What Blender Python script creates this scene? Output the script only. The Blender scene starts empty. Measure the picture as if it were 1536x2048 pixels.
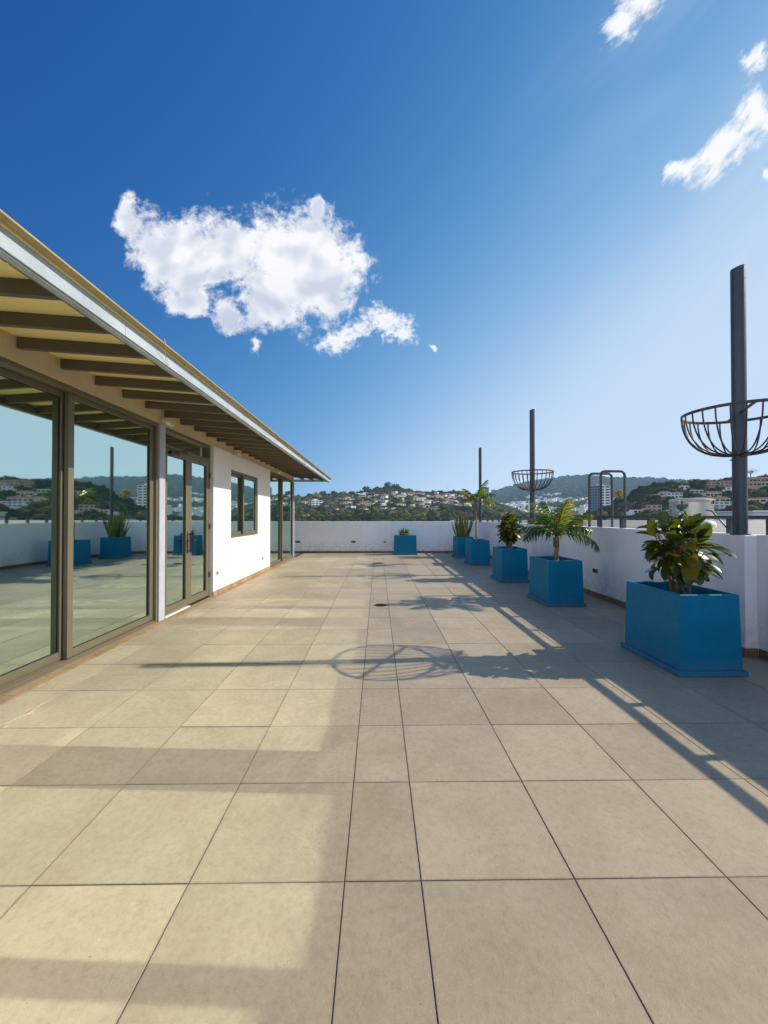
import bpy, math, random
import numpy as np
from mathutils import Vector, Matrix, noise as mnoise

R = math.radians
random.seed(7)
rng = np.random.default_rng(7)
scene = bpy.context.scene
col = scene.collection

# ------------------------------------------------------------------ render settings
scene.render.engine = 'CYCLES'
cy = scene.cycles
cy.use_denoising = True
try:
    cy.denoiser = 'OPENIMAGEDENOISE'
except Exception:
    pass
cy.max_bounces = 6
cy.diffuse_bounces = 3
cy.glossy_bounces = 5
cy.transmission_bounces = 6
cy.transparent_max_bounces = 12
cy.caustics_reflective = True
cy.caustics_refractive = False
cy.blur_glossy = 0.0
cy.use_guiding = True
cy.use_surface_guiding = True
cy.surface_guiding_probability = .7
cy.use_volume_guiding = False
cy.sample_clamp_indirect = 0.0
scene.view_settings.view_transform = 'Standard'
scene.view_settings.look = 'None'
scene.view_settings.exposure = 0
scene.view_settings.gamma = 1

SUN_EL = 33.9
SUN_AZ = 2.9          # degrees from +X toward +Y

# ------------------------------------------------------------------ node helpers
def new_mat(name):
    m = bpy.data.materials.new(name)
    m.use_nodes = True
    nt = m.node_tree
    nt.nodes.clear()
    out = nt.nodes.new('ShaderNodeOutputMaterial')
    return m, nt, out

class NT:
    def __init__(self, nt):
        self.nt = nt
    def n(self, t, **kw):
        nd = self.nt.nodes.new(t)
        for k, v in kw.items():
            setattr(nd, k, v)
        return nd
    def link(self, a, b):
        self.nt.links.new(a, b)
    def put(self, sock, v):
        if isinstance(v, bpy.types.NodeSocket):
            self.link(v, sock)
        else:
            sock.default_value = v
    def math(self, op, a, b=None, c=None, clamp=False):
        nd = self.n('ShaderNodeMath', operation=op)
        nd.use_clamp = clamp
        self.put(nd.inputs[0], a)
        if b is not None: self.put(nd.inputs[1], b)
        if c is not None: self.put(nd.inputs[2], c)
        return nd.outputs[0]
    def mapr(self, v, a, b, c=0.0, d=1.0, smooth=False):
        nd = self.n('ShaderNodeMapRange')
        if smooth: nd.interpolation_type = 'SMOOTHSTEP'
        self.put(nd.inputs[0], v)
        for i, q in enumerate((a, b, c, d)):
            self.put(nd.inputs[i + 1], q)
        return nd.outputs[0]
    def mix(self, f, a, b, mode='MIX'):
        nd = self.n('ShaderNodeMix', data_type='RGBA', blend_type=mode)
        self.put(nd.inputs['Factor'], f)
        self.put(nd.inputs[6], a if isinstance(a, bpy.types.NodeSocket) else (*a[:3], 1))
        self.put(nd.inputs[7], b if isinstance(b, bpy.types.NodeSocket) else (*b[:3], 1))
        return nd.outputs[2]
    def noise(self, vec, scale, detail=4, rough=.55, dist=0.0, out='Fac'):
        nd = self.n('ShaderNodeTexNoise')
        if vec is not None: self.link(vec, nd.inputs['Vector'])
        nd.inputs['Scale'].default_value = scale
        nd.inputs['Detail'].default_value = detail
        nd.inputs['Roughness'].default_value = rough
        nd.inputs['Distortion'].default_value = dist
        return nd.outputs[out]
    def bump(self, h, strength, dist):
        nd = self.n('ShaderNodeBump')
        nd.inputs['Strength'].default_value = strength
        nd.inputs['Distance'].default_value = dist
        self.link(h, nd.inputs['Height'])
        return nd.outputs[0]

def paint(name, base, rough=.5, metal=0.0, var=.12, nscale=3.0, bump=.0, bscale=60, spec=.5, dirt=None, streak=False):
    """painted / plastered / metal surface with mottled colour, roughness variation and fine bump"""
    m, nt, out = new_mat(name)
    g = NT(nt)
    b = g.n('ShaderNodeBsdfPrincipled')
    g.link(b.outputs[0], out.inputs[0])
    tc = g.n('ShaderNodeTexCoord')
    geo = g.n('ShaderNodeNewGeometry')
    pos = geo.outputs['Position']
    f = g.noise(pos, nscale, 6, .6)
    f2 = g.noise(pos, nscale * 9, 4, .6)
    lo = tuple(c * (1 - var) for c in base); hi = tuple(min(1, c * (1 + var)) for c in base)
    c = g.mix(g.mapr(f, .3, .7), lo, hi)
    c = g.mix(g.mapr(f2, .35, .75, 0, .35 * min(1, var * 5)), c, tuple(q * .8 for q in base))
    if streak:
        mp = g.n('ShaderNodeMapping'); g.link(pos, mp.inputs[0]); mp.inputs['Scale'].default_value = (7, 7, .5)
        st = g.noise(mp.outputs[0], 1.0, 5, .6)
        c = g.mix(g.mapr(st, .5, .8, 0, .30), c, tuple(q * .72 for q in base))
    if dirt:
        sx = g.n('ShaderNodeSeparateXYZ'); g.link(pos, sx.inputs[0])
        d = g.mapr(sx.outputs[2], dirt[0], dirt[1], 1, 0)
        d = g.math('MULTIPLY', d, g.mapr(f2, .35, .6))
        c = g.mix(g.math('MULTIPLY', d, dirt[2]), c, (.16, .13, .10))
    g.link(c, b.inputs['Base Color'])
    b.inputs['Metallic'].default_value = metal
    g.link(g.mapr(f2, .3, .7, max(0, rough - .08), min(1, rough + .1)), b.inputs['Roughness'])
    b.inputs['Specular IOR Level'].default_value = spec
    if bump:
        h = g.noise(pos, bscale, 5, .6)
        g.link(g.bump(h, bump, .01), b.inputs['Normal'])
    return m

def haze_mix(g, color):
    """painted haze: share of bluish glow mixed in with distance from the terrace"""
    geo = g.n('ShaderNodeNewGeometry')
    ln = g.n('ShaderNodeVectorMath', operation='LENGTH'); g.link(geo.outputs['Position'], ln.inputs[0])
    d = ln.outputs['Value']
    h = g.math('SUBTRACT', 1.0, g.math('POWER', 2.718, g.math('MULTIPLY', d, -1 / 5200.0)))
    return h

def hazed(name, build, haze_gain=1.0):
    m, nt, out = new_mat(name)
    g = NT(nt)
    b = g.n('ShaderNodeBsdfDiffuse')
    e = g.n('ShaderNodeEmission'); e.inputs[0].default_value = (.30, .47, .68, 1); e.inputs[1].default_value = .8 * haze_gain  # bluish glow put into far surfaces, stands in for distant haze
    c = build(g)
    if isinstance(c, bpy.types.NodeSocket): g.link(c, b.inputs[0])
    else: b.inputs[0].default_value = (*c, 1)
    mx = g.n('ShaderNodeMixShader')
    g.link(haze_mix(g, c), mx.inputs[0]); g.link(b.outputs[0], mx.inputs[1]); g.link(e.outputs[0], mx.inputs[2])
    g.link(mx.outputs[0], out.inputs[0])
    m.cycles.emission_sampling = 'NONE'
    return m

# ------------------------------------------------------------------ materials
def mat_tiles():
    m, nt, out = new_mat('porcelain_tile'); g = NT(nt)
    b = g.n('ShaderNodeBsdfPrincipled'); g.link(b.outputs[0], out.inputs[0])
    pos = g.n('ShaderNodeNewGeometry').outputs['Position']
    at = g.n('ShaderNodeAttribute', attribute_name='tile'); rnd = g.n('ShaderNodeSeparateColor'); g.link(at.outputs['Color'], rnd.inputs[0])
    # each tile samples its own bit of the cloudy print
    ofs = g.n('ShaderNodeVectorMath', operation='MULTIPLY_ADD'); g.link(at.outputs['Color'], ofs.inputs[0]); ofs.inputs[1].default_value = (9, 9, 9); g.link(pos, ofs.inputs[2])
    v = ofs.outputs[0]
    f1 = g.noise(v, 3.2, 6, .60, .2)
    mpf = g.n('ShaderNodeMapping'); g.link(v, mpf.inputs[0]); mpf.inputs['Scale'].default_value = (1.0, .85, 1)
    f2 = g.noise(mpf.outputs[0], 34, 9, .78, .12)
    f3 = g.noise(v, 150, 4, .75)
    c = g.mix(g.mapr(f1, .3, .72), (.375, .308, .208), (.460, .385, .272))
    c = g.mix(g.mapr(f2, .50, .68, 0, .60), c, (.30, .235, .155))
    c = g.mix(g.mapr(f2, .46, .30, 0, .40), c, (.56, .475, .34))
    c = g.mix(g.mapr(f3, .56, .72, 0, .45), c, (.22, .17, .115))
    c = g.mix(g.mapr(f3, .40, .22, 0, .3), c, (.58, .50, .37))
    big = g.noise(pos, .55, 3, .5)
    c = g.mix(g.mapr(big, .50, .66, 0, .22), c, (.27, .215, .145))
    pud = g.noise(pos, .8, 5, .6, .6)     # dried puddle edges that cross the joints
    ring = g.mapr(g.math('ABSOLUTE', g.math('SUBTRACT', pud, .56)), .0, .012, .12, 0)
    c = g.mix(ring, c, (.58, .51, .40))
    c = g.mix(g.mapr(pud, .56, .60, 0, .16), c, (.24, .195, .14))
    spk = g.n('ShaderNodeTexVoronoi'); g.link(pos, spk.inputs['Vector']); spk.inputs['Scale'].default_value = 9
    c = g.mix(g.mapr(spk.outputs['Distance'], .022, .040, .55, 0), c, (.10, .075, .05))
    hs = g.n('ShaderNodeHueSaturation'); g.link(c, hs.inputs['Color'])
    g.link(g.mapr(rnd.outputs[0], 0, 1, .88, 1.10), hs.inputs['Value'])
    # grime along the edges of each tile
    c = g.mix(g.math('MULTIPLY', g.mapr(at.outputs['Alpha'], 0, 1, 1, 0), g.mapr(f2, .3, .6, .15, .7)), hs.outputs[0], (.21, .17, .12))
    g.link(c, b.inputs['Base Color'])
    g.link(g.mapr(f2, .3, .7, .42, .66), b.inputs['Roughness'])
    b.inputs['Specular IOR Level'].default_value = .42
    h = g.math('ADD', g.math('MULTIPLY', f2, .7), g.math('MULTIPLY', f3, .3))
    g.link(g.bump(h, .6, .005), b.inputs['Normal'])
    return m

def mat_glass():
    m, nt, out = new_mat('reflective_tinted_glass'); g = NT(nt)
    gl = g.n('ShaderNodeBsdfGlossy'); gl.inputs['Color'].default_value = (.71, .89, .79, 1); gl.inputs['Roughness'].default_value = 0.02
    pos = g.n('ShaderNodeNewGeometry').outputs['Position']
    mp = g.n('ShaderNodeMapping'); g.link(pos, mp.inputs[0]); mp.inputs['Scale'].default_value = (1, 1, .45)
    g.link(g.bump(g.noise(mp.outputs[0], 1.1, 1, .4), .05, .010), gl.inputs['Normal'])
    tr = g.n('ShaderNodeBsdfTransparent'); tr.inputs['Color'].default_value = (.42, .52, .46, 1)
    fr = g.n('ShaderNodeFresnel'); fr.inputs['IOR'].default_value = 1.5
    f = g.math('ADD', .82, g.math('MULTIPLY', fr.outputs[0], .42), clamp=True)
    mx = g.n('ShaderNodeMixShader'); g.link(f, mx.inputs[0]); g.link(tr.outputs[0], mx.inputs[1]); g.link(gl.outputs[0], mx.inputs[2])
    g.link(mx.outputs[0], out.inputs[0])
    return m

def mat_leaf(name, dark, light, trans, rough=.32, tw=.35, veins=False):
    m, nt, out = new_mat(name); g = NT(nt)
    b = g.n('ShaderNodeBsdfPrincipled'); t = g.n('ShaderNodeBsdfTranslucent')
    at = g.n('ShaderNodeAttribute', attribute_name='leaf'); sp = g.n('ShaderNodeSeparateColor'); g.link(at.outputs['Color'], sp.inputs[0])
    pos = g.n('ShaderNodeNewGeometry').outputs['Position']
    f = g.noise(pos, 22, 4, .6)
    c = g.mix(g.math('ADD', g.math('MULTIPLY', sp.outputs[0], .75), g.math('MULTIPLY', f, .35), clamp=True), dark, light)
    # G channel: share of yellowing
    c = g.mix(sp.outputs[1], c, (.42, .30, .03))
    g.link(c, b.inputs['Base Color']); b.inputs['Roughness'].default_value = rough
    tcol = g.mix(sp.outputs[1], trans, (.62, .42, .02)); g.link(tcol, t.inputs[0])
    mx = g.n('ShaderNodeMixShader'); mx.inputs[0].default_value = tw
    g.link(b.outputs[0], mx.inputs[1]); g.link(t.outputs[0], mx.inputs[2]); g.link(mx.outputs[0], out.inputs[0])
    return m

def mat_plain(name, c, rough=.6, metal=0):
    return paint(name, c, rough, metal, .1, 8)

M = {}
M['tile'] = mat_tiles()
M['grout'] = paint('grout', (.085, .065, .05), .9, var=.3, nscale=9)
M['strip'] = paint('brown_border_tile', (.36, .245, .14), .55, var=.35, nscale=5)
M['skirt'] = paint('brown_skirting_tile', (.21, .135, .085), .5, var=.35, nscale=5)
M['plaster'] = paint('white_plaster', (.80, .80, .79), .75, var=.035, nscale=1.4, bump=.25, bscale=45, dirt=(0.06, .55, .10), streak=False)
M['parapet'] = paint('white_parapet_paint', (.88, .88, .89), .7, var=.05, nscale=1.2, bump=.3, bscale=40, dirt=(0.06, .55, .30), streak=True)
M['beige'] = paint('beige_beam_paint', (.55, .46, .29), .7, var=.07, nscale=3, bump=.15)
M['joist'] = paint('grey_brown_joist_paint', (.115, .098, .075), .55, var=.10, nscale=4, bump=.08)
M['soffit'] = paint('cream_soffit', (.93, .78, .36), .6, var=.05, nscale=2)
M['fascia'] = paint('grey_blue_fascia_paint', (.40, .47, .53), .42, var=.16, nscale=3, spec=.6, streak=True)
M['sheet'] = paint('roof_sheet', (.42, .34, .145), .5, var=.12, nscale=5)
M['alu'] = paint('champagne_aluminium', (.185, .168, .115), .42, .3, var=.05, nscale=6)
M['alud'] = paint('shadow_gap_rubber', (.02, .02, .018), .6)
M['col'] = paint('pale_column_paint', (.42, .45, .53), .55, var=.10, nscale=5, bump=.1)
M['glass'] = mat_glass()
M['pole'] = paint('dark_blue_grey_paint', (.042, .058, .082), .36, .1, var=.14, nscale=5, bump=.06, bscale=25)
M['rail'] = paint('dark_grey_rail_paint', (.075, .085, .10), .42, .1, var=.15, nscale=6)
M['rib'] = paint('brown_grey_basket_paint', (.055, .050, .046), .5, .1, var=.2, nscale=9)
M['blue'] = paint('turquoise_blue_paint', (.001, .18, .33), .5, var=.14, nscale=2.6, bump=.22, bscale=18, streak=True, dirt=(0, .16, .5), spec=.2)
M['soil'] = paint('dark_soil', (.045, .026, .017), .95, var=.5, nscale=25, bump=1, bscale=60)
M['terra'] = paint('terracotta', (.55, .20, .08), .75, var=.15)
M['trunk'] = paint('brown_bark', (.20, .125, .07), .85, var=.35, nscale=18, bump=.6, bscale=60)
M['ptrunk'] = paint('ringed_palm_stem', (.26, .20, .12), .8, var=.35, nscale=20, bump=.6, bscale=50)
M['ficus'] = mat_leaf('rubber_plant_leaf', (.008, .022, .006), (.045, .085, .014), (.30, .36, .02), .26, .24)
M['palm'] = mat_leaf('palm_leaflet', (.014, .036, .007), (.070, .125, .014), (.30, .44, .03), .28, .36)
M['snake'] = mat_leaf('snake_plant_leaf', (.03, .065, .025), (.14, .18, .06), (.15, .2, .04), .4, .12)
M['aloe'] = mat_leaf('aloe_leaf', (.04, .09, .04), (.12, .19, .08), (.15, .25, .06), .4, .12)
M['black'] = paint('black_plastic', (.02, .02, .02), .35)
M['steel'] = paint('brushed_steel', (.58, .54, .48), .30, .92, var=.02, nscale=.6)
M['whitemetal'] = paint('white_metal', (.72, .72, .70), .4, var=.06)
M['outlet'] = paint('ivory_plastic', (.55, .50, .38), .4, var=.05)
M['grille'] = paint('dark_steplight_glass', (.035, .05, .055), .25)
M['roofwhite'] = paint('white_roofing_sheet', (.27, .268, .262), .5, var=.3, nscale=1.2, streak=True)
M['interior'] = paint('interior_wall', (.30, .29, .27), .8, var=.05)
M['intfloor'] = paint('interior_floor', (.22, .20, .17), .4, var=.1)
M['iron'] = paint('cast_iron_drain', (.05, .045, .04), .5, .5, var=.3, nscale=30)
M['lampglass'] = paint('frosted_lamp_glass', (.75, .75, .72), .2)
M['fabric'] = paint('grey_sling_fabric', (.22, .24, .26), .8)

# ------------------------------------------------------------------ mesh helpers
class MB:
    def __init__(self):
        self.v = []; self.f = []; self.attr = []     # attr per face (r,g,b,a)
    def add(self, vs, fs, a=None):
        o = len(self.v)
        self.v.extend([tuple(p) for p in vs])
        for q in fs:
            self.f.append(tuple(i + o for i in q)); self.attr.append(a)
        return self
    def box(self, x0, x1, y0, y1, z0, z1, bev=0.0, a=None):
        if bev <= 0:
            vs = [(x0,y0,z0),(x1,y0,z0),(x1,y1,z0),(x0,y1,z0),(x0,y0,z1),(x1,y0,z1),(x1,y1,z1),(x0,y1,z1)]
            fs = [(0,3,2,1),(4,5,6,7),(0,1,5,4),(1,2,6,5),(2,3,7,6),(3,0,4,7)]
            return self.add(vs, fs, a)
        # chamfered box: 24 verts
        b = min(bev, (x1-x0)*.45, (y1-y0)*.45, (z1-z0)*.45)
        X = (x0, x1); Y = (y0, y1); Z = (z0, z1)
        vs = []; idx = {}
        for i in (0,1):
            for j in (0,1):
                for k in (0,1):
                    sx = b if i == 0 else -b; sy = b if j == 0 else -b; sz = b if k == 0 else -b
                    idx[(i,j,k,'x')] = len(vs); vs.append((X[i], Y[j]+sy, Z[k]+sz))
                    idx[(i,j,k,'y')] = len(vs); vs.append((X[i]+sx, Y[j], Z[k]+sz))
                    idx[(i,j,k,'z')] = len(vs); vs.append((X[i]+sx, Y[j]+sy, Z[k]))
        fs = []
        for i in (0,1): fs.append([idx[(i,0,0,'x')],idx[(i,1,0,'x')],idx[(i,1,1,'x')],idx[(i,0,1,'x')]])
        for j in (0,1): fs.append([idx[(0,j,0,'y')],idx[(1,j,0,'y')],idx[(1,j,1,'y')],idx[(0,j,1,'y')]])
        for k in (0,1): fs.append([idx[(0,0,k,'z')],idx[(1,0,k,'z')],idx[(1,1,k,'z')],idx[(0,1,k,'z')]])
        for i in (0,1):
            for j in (0,1): fs.append([idx[(i,j,0,'x')],idx[(i,j,0,'y')],idx[(i,j,1,'y')],idx[(i,j,1,'x')]])
            for k in (0,1): fs.append([idx[(i,0,k,'x')],idx[(i,0,k,'z')],idx[(i,1,k,'z')],idx[(i,1,k,'x')]])
        for j in (0,1):
            for k in (0,1): fs.append([idx[(0,j,k,'y')],idx[(0,j,k,'z')],idx[(1,j,k,'z')],idx[(1,j,k,'y')]])
        for i in (0,1):
            for j in (0,1):
                for k in (0,1): fs.append([idx[(i,j,k,'x')],idx[(i,j,k,'y')],idx[(i,j,k,'z')]])
        # orient outward
        c = Vector(((x0+x1)/2,(y0+y1)/2,(z0+z1)/2))
        out = []
        for q in fs:
            p = [Vector(vs[t]) for t in q]
            n = (p[1]-p[0]).cross(p[2]-p[0])
            if n.dot(sum(p, Vector())/len(p) - c) < 0: q = q[::-1]
            out.append(q)
        return self.add(vs, out, a)
    def tube(self, pts, r, n=10, closed=False, caps=True, a=None, flat=None):
        """swept tube through pts; r a number or list. flat=(w,h) makes a rectangular bar"""
        pts = [Vector(p) for p in pts]; N = len(pts)
        rs = r if isinstance(r, (list, tuple)) else [r]*N
        vs = []; up = None
        for i, p in enumerate(pts):
            if closed: t = pts[(i+1)%N] - pts[(i-1)%N]
            else: t = pts[min(i+1,N-1)] - pts[max(i-1,0)]
            t.normalize()
            if up is None:
                up = Vector((0,0,1)) if abs(t.z) < .95 else Vector((1,0,0))
            s = t.cross(up)
            if s.length < 1e-5: s = t.orthogonal()
            s.normalize(); u = s.cross(t).normalized()
            if abs(t.z) >= .95 or True: up = u
            if flat:
                w, h = flat[0]/2, flat[1]/2
                for (cx, cz) in ((-w,-h),(w,-h),(w,h),(-w,h)): vs.append(p + s*cx + u*cz)
            else:
                for k in range(n):
                    an = 2*math.pi*k/n
                    vs.append(p + (s*math.cos(an) + u*math.sin(an))*rs[i])
        n_ = 4 if flat else n
        fs = []
        M_ = N if closed else N-1
        for i in range(M_):
            for k in range(n_):
                a0 = i*n_+k; a1 = i*n_+(k+1)%n_; b0 = ((i+1)%N)*n_+k; b1 = ((i+1)%N)*n_+(k+1)%n_
                fs.append((a0,a1,b1,b0))
        if caps and not closed:
            fs.append(tuple(range(n_))[::-1]); fs.append(tuple((N-1)*n_+k for k in range(n_)))
        return self.add(vs, fs, a)
    def lathe(self, prof, c=(0,0,0), n=32, a=None):
        vs = []; fs = []
        for (r, z) in prof:
            for k in range(n):
                an = 2*math.pi*k/n
                vs.append((c[0]+r*math.cos(an), c[1]+r*math.sin(an), c[2]+z))
        for i in range(len(prof)-1):
            for k in range(n):
                fs.append((i*n+k, i*n+(k+1)%n, (i+1)*n+(k+1)%n, (i+1)*n+k))
        return self.add(vs, fs, a)
    def xf(self, mat):
        self.v = [tuple(mat @ Vector(p)) for p in self.v]; return self
    def build(self, name, mat, parent=None, smooth=False, attr=None, loc=None):
        me = bpy.data.meshes.new(name)
        me.from_pydata(self.v, [], self.f)
        me.materials.append(mat)
        if attr:
            ca = me.color_attributes.new(attr, 'FLOAT_COLOR', 'CORNER')
            i = 0
            buf = np.ones(len(ca.data)*4, dtype=np.float32)
            for fi, q in enumerate(self.f):
                a = self.attr[fi] or (1,1,1,1)
                for _ in q:
                    if isinstance(a, dict): pass
                    buf[i*4:i*4+4] = a; i += 1
            ca.data.foreach_set('color', buf)
        if smooth:
            me.polygons.foreach_set('use_smooth', [True]*len(me.polygons))
            try: me.set_sharp_from_angle(angle=R(40))
            except Exception: pass
        me.update()
        o = bpy.data.objects.new(name, me)
        col.objects.link(o)
        if parent is not None: o.parent = parent
        if loc is not None: o.location = loc
        return o

def B(x0, x1, y0, y1, z0, z1, bev=0.0):
    return MB().box(x0, x1, y0, y1, z0, z1, bev)

def tag(o, label=None, cat=None, group=None, kind=None):
    if label: o['label'] = label
    if cat: o['category'] = cat
    if group: o['group'] = group
    if kind: o['kind'] = kind
    return o

def empty(name, loc=(0,0,0), label=None, cat=None, group=None, rz=0):
    o = bpy.data.objects.new(name, None); col.objects.link(o)
    o.location = loc; o.rotation_euler = (0, 0, rz); o.empty_display_size = .1
    return tag(o, label, cat, group)

bpy.context.view_layer.update()

def copy_tree(o, parent=None, top=True):
    c = o.copy(); col.objects.link(c)
    if parent is not None: c.parent = parent
    for ch in [q for q in KIDS if q.parent == o]:
        KIDS.append(copy_tree(ch, c, False))
    return c
KIDS = []

# ------------------------------------------------------------------ SETTING: terrace floor
XW = 3.84        # inner face of the right parapet
YB = 16.15       # inner face of the back parapet
XF = -2.93       # plaster face of the building
XG = -3.03       # glass plane
HP = 1.232       # parapet height
EYE = 1.42

def build_floor():
    mb = MB(); g_ = .0020
    nv = []
    xs = [(-.13, .168)]
    x = .168
    while x < XW: xs.append((x, min(x+.603, XW+.02))); x += .603
    x = -.13
    while x > -2.84: xs.append((max(x-.603, -2.84), x)); x -= .603
    ys = []; y = 1.636 - .603*14
    while y < YB: ys.append((y, min(y+.603, YB+.02))); y += .603
    for (x0, x1) in xs:
        for (y0, y1) in ys:
            rr = (random.random(), random.random(), random.random())
            a, b_, c, d = x0+g_, x1-g_, y0+g_, y1-g_
            if b_ - a < .02 or d - c < .02: continue
            bv = .0015; gr = .010
            dz = random.uniform(-.0006, .0006)
            tx, ty = random.uniform(-.0008, .0008), random.uniform(-.0008, .0008)
            def z(px, py): return dz + tx*(px-(a+b_)/2)/.3 + ty*(py-(c+d)/2)/.3
            rings = []
            for (ins, zz) in ((0, -.004), (0, -bv), (bv, 0), (gr, 0)):
                rings.append([(a+ins, c+ins), (b_-ins, c+ins), (b_-ins, d-ins), (a+ins, d-ins)])
            vs = []
            for ri, (ins, zz) in enumerate(((0, -.006), (0, -bv), (bv, 0), (gr, 0))):
                for (px, py) in rings[ri]: vs.append((px, py, zz + z(px, py)))
            fs = []
            for ri in range(3):
                for k in range(4): fs.append((ri*4+k, ri*4+(k+1)%4, ri*4+4+(k+1)%4, ri*4+4+k))
            fs.append((12, 13, 14, 15))
            o = len(mb.v); mb.v.extend(vs)
            for fi, q in enumerate(fs):
                mb.f.append(tuple(i+o for i in q))
                # alpha 0 at tile rim -> 1 inside
                if fi == 12: mb.attr.append([1]*4)
                elif fi >= 8: mb.attr.append([.45, .45, 1, 1])
                else: mb.attr.append([.2]*4)
                nv.append(rr)
    me = bpy.data.meshes.new('terrace_floor'); me.from_pydata(mb.v, [], mb.f); me.materials.append(M['tile'])
    ca = me.color_attributes.new('tile', 'FLOAT_COLOR', 'CORNER')
    buf = []
    for fi, q in enumerate(mb.f):
        for k in range(4): buf += [*nv[fi], mb.attr[fi][k]]
    ca.data.foreach_set('color', buf)
    o = bpy.data.objects.new('terrace_floor', me); col.objects.link(o); tag(o, kind='structure')
    gr = B(-2.86, XW+.1, -7, YB+.1, -.30, -.004).build('terrace_slab', M['grout']); tag(gr, kind='structure')
    # brown border strip along the glass and threshold
    mb = MB(); y = -6.9
    while y < 14.5:
        if not (7.44 <= y+.3 <= 11.40): mb.box(-2.985, -2.845, y, min(y+.6, 14.5)-.003, -.02, .003, .0015)
        y += .603
    st = mb.build('border_paving', M['strip']); tag(st, kind='structure')
    q = B(-2.94, -2.843, 7.45, 11.34, -.02, .001).build('edge_paving', M['strip']); tag(q, kind='structure')
    q = B(-2.99, -2.84, 14.6, YB+.02, -.02, .001).build('edge_paving', M['grout']); tag(q, kind='structure')
build_floor()

# ------------------------------------------------------------------ BUILDING
bld = empty('rooftop_building', (XF, 7, 0), 'long single storey rooftop building with reflective sliding glass walls under a deep eave', 'building')
def bp(mb, name, mat, parent=None, smooth=False):
    """part of the building (coordinates are world, parent empty is offset)"""
    par = parent or bld
    ofs = Vector((XF, 7, 0))
    mb.v = [tuple(Vector(p) - ofs) for p in mb.v]
    return mb.build(name, mat, par, smooth)

def glazed(name, y0, y1, z0, z1, xf, stile=.07, rail_b=.07, rail_t=.05, depth=.05, parent=None):
    """one framed pane in the facade: frame (butted bars) > pane"""
    f = MB()
    x0, x1 = xf-depth, xf
    f.box(x0, x1, y0, y0+stile, z0, z1, .003)
    f.box(x0, x1, y1-stile, y1, z0, z1, .003)
    f.box(x0+.001, x1-.001, y0+stile, y1-stile, z0, z0+rail_b, .003)
    f.box(x0+.001, x1-.001, y0+stile, y1-stile, z1-rail_t, z1, .003)
    fr = bp(f, name, M['alu'], parent)
    xm = xf - depth*.55
    p = MB().add([(xm,y0+stile-.005,z0+rail_b-.005),(xm,y1-stile+.005,z0+rail_b-.005),(xm,y1-stile+.005,z1-rail_t+.005),(xm,y0+stile-.005,z1-rail_t+.005)], [(0,1,2,3)])
    bp(p, 'pane', M['glass'], fr)
    g = MB()   # black gasket
    gb = .006; xa, xb = xm+.002, xm+.006
    g.box(xa, xb, y0+stile, y0+stile+gb, z0+rail_b, z1-rail_t)
    g.box(xa, xb, y1-stile-gb, y1-stile, z0+rail_b, z1-rail_t)
    g.box(xa, xb, y0+stile+gb, y1-stile-gb, z0+rail_b, z0+rail_b+gb)
    g.box(xa, xb, y0+stile+gb, y1-stile-gb, z1-rail_t-gb, z1-rail_t)
    bp(g, 'gasket', M['alud'], fr)
    return fr

HEAD = 2.68
# sliding glass walls: (start, end, mullion)
for (a, b, mm) in ((-.75, 2.40, 1.42), (2.56, 5.645, 4.115)):
    # outer frame: head, jambs and floor track
    hd = MB(); hd.box(-3.13, -2.965, a+.035, b-.035, 2.635, HEAD, .003)
    hd.box(-3.13, -2.965, a, a+.035, .0, HEAD, .003); hd.box(-3.13, -2.965, b-.035, b, 0, HEAD, .003)
    bp(hd, 'door_frame', M['alu'])
    tr = MB(); tr.box(-3.13, -2.965, a+.035, b-.035, 0, .022, .002)
    for xx in (-3.10, -3.075, -3.035, -2.99): tr.box(xx, xx+.006, a+.036, b-.036, .021, .038)
    bp(tr, 'track', M['alu'])
    glazed('sliding_door', a+.036, mm+.02, .040, 2.634, -3.062, .075, .075, .055, .045)
    glazed('sliding_door', mm-.035, b-.036, .040, 2.634, -3.005, .075, .075, .055, .045)
# steel columns
for y0 in (2.405, 5.65):
    bp(B(-3.10, XF-.012, y0, y0+.15, 0, 2.70, .006), 'column', M['col'])
# double door with transom
fr = MB()
fr.box(-3.10, -2.985, 5.80, 5.85, 0, HEAD, .003); fr.box(-3.10, -2.985, 7.40, 7.448, 0, HEAD, .003)
fr.box(-3.10, -2.985, 5.85, 7.40, 2.635, HEAD, .003); fr.box(-3.10, -2.985, 5.85, 7.40, 2.40, 2.44, .003)
bp(fr, 'door_frame', M['alu'])
bp(MB().add([(-3.05,5.845,2.435),(-3.05,7.405,2.435),(-3.05,7.405,2.64),(-3.05,5.845,2.64)], [(0,1,2,3)]), 'transom_pane', M['glass'])
for (a, b, hy) in ((5.852, 6.625, 6.57), (6.628, 7.398, 6.685)):
    d = glazed('door', a, b, .025, 2.398, -2.99, .095, .11, .10, .05)
    h = MB()
    h.tube([(-2.945, hy, .86), (-2.945, hy, 1.16)], .009, 10)
    h.box(-2.99, -2.982, hy-.02, hy+.02, .84, 1.18, .003)
    h.tube([(-2.985, hy, 1.04), (-2.94, hy, 1.04), (-2.935, hy+(.10 if hy > 6.62 else -.10), 1.04)], .009, 8)
    for zz in (.88, 1.14): h.tube([(-2.985, hy, zz), (-2.945, hy, zz)], .007, 8)
    bp(h, 'handle', M['black'], d, True)
for zz in (.35, 1.2, 2.1):
    bp(MB().tube([(-2.977, 7.402, zz), (-2.977, 7.402, zz+.09)], .012, 10), 'hinge', M['black'])
cl = MB(); cl.box(-2.985, -2.93, 5.95, 6.19, 2.31, 2.36, .008)
cl.tube([(-2.945, 6.09, 2.365), (-2.86, 6.23, 2.385), (-2.97, 6.51, 2.40)], .009, 6)
bp(cl, 'door_closer', M['black'])
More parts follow.
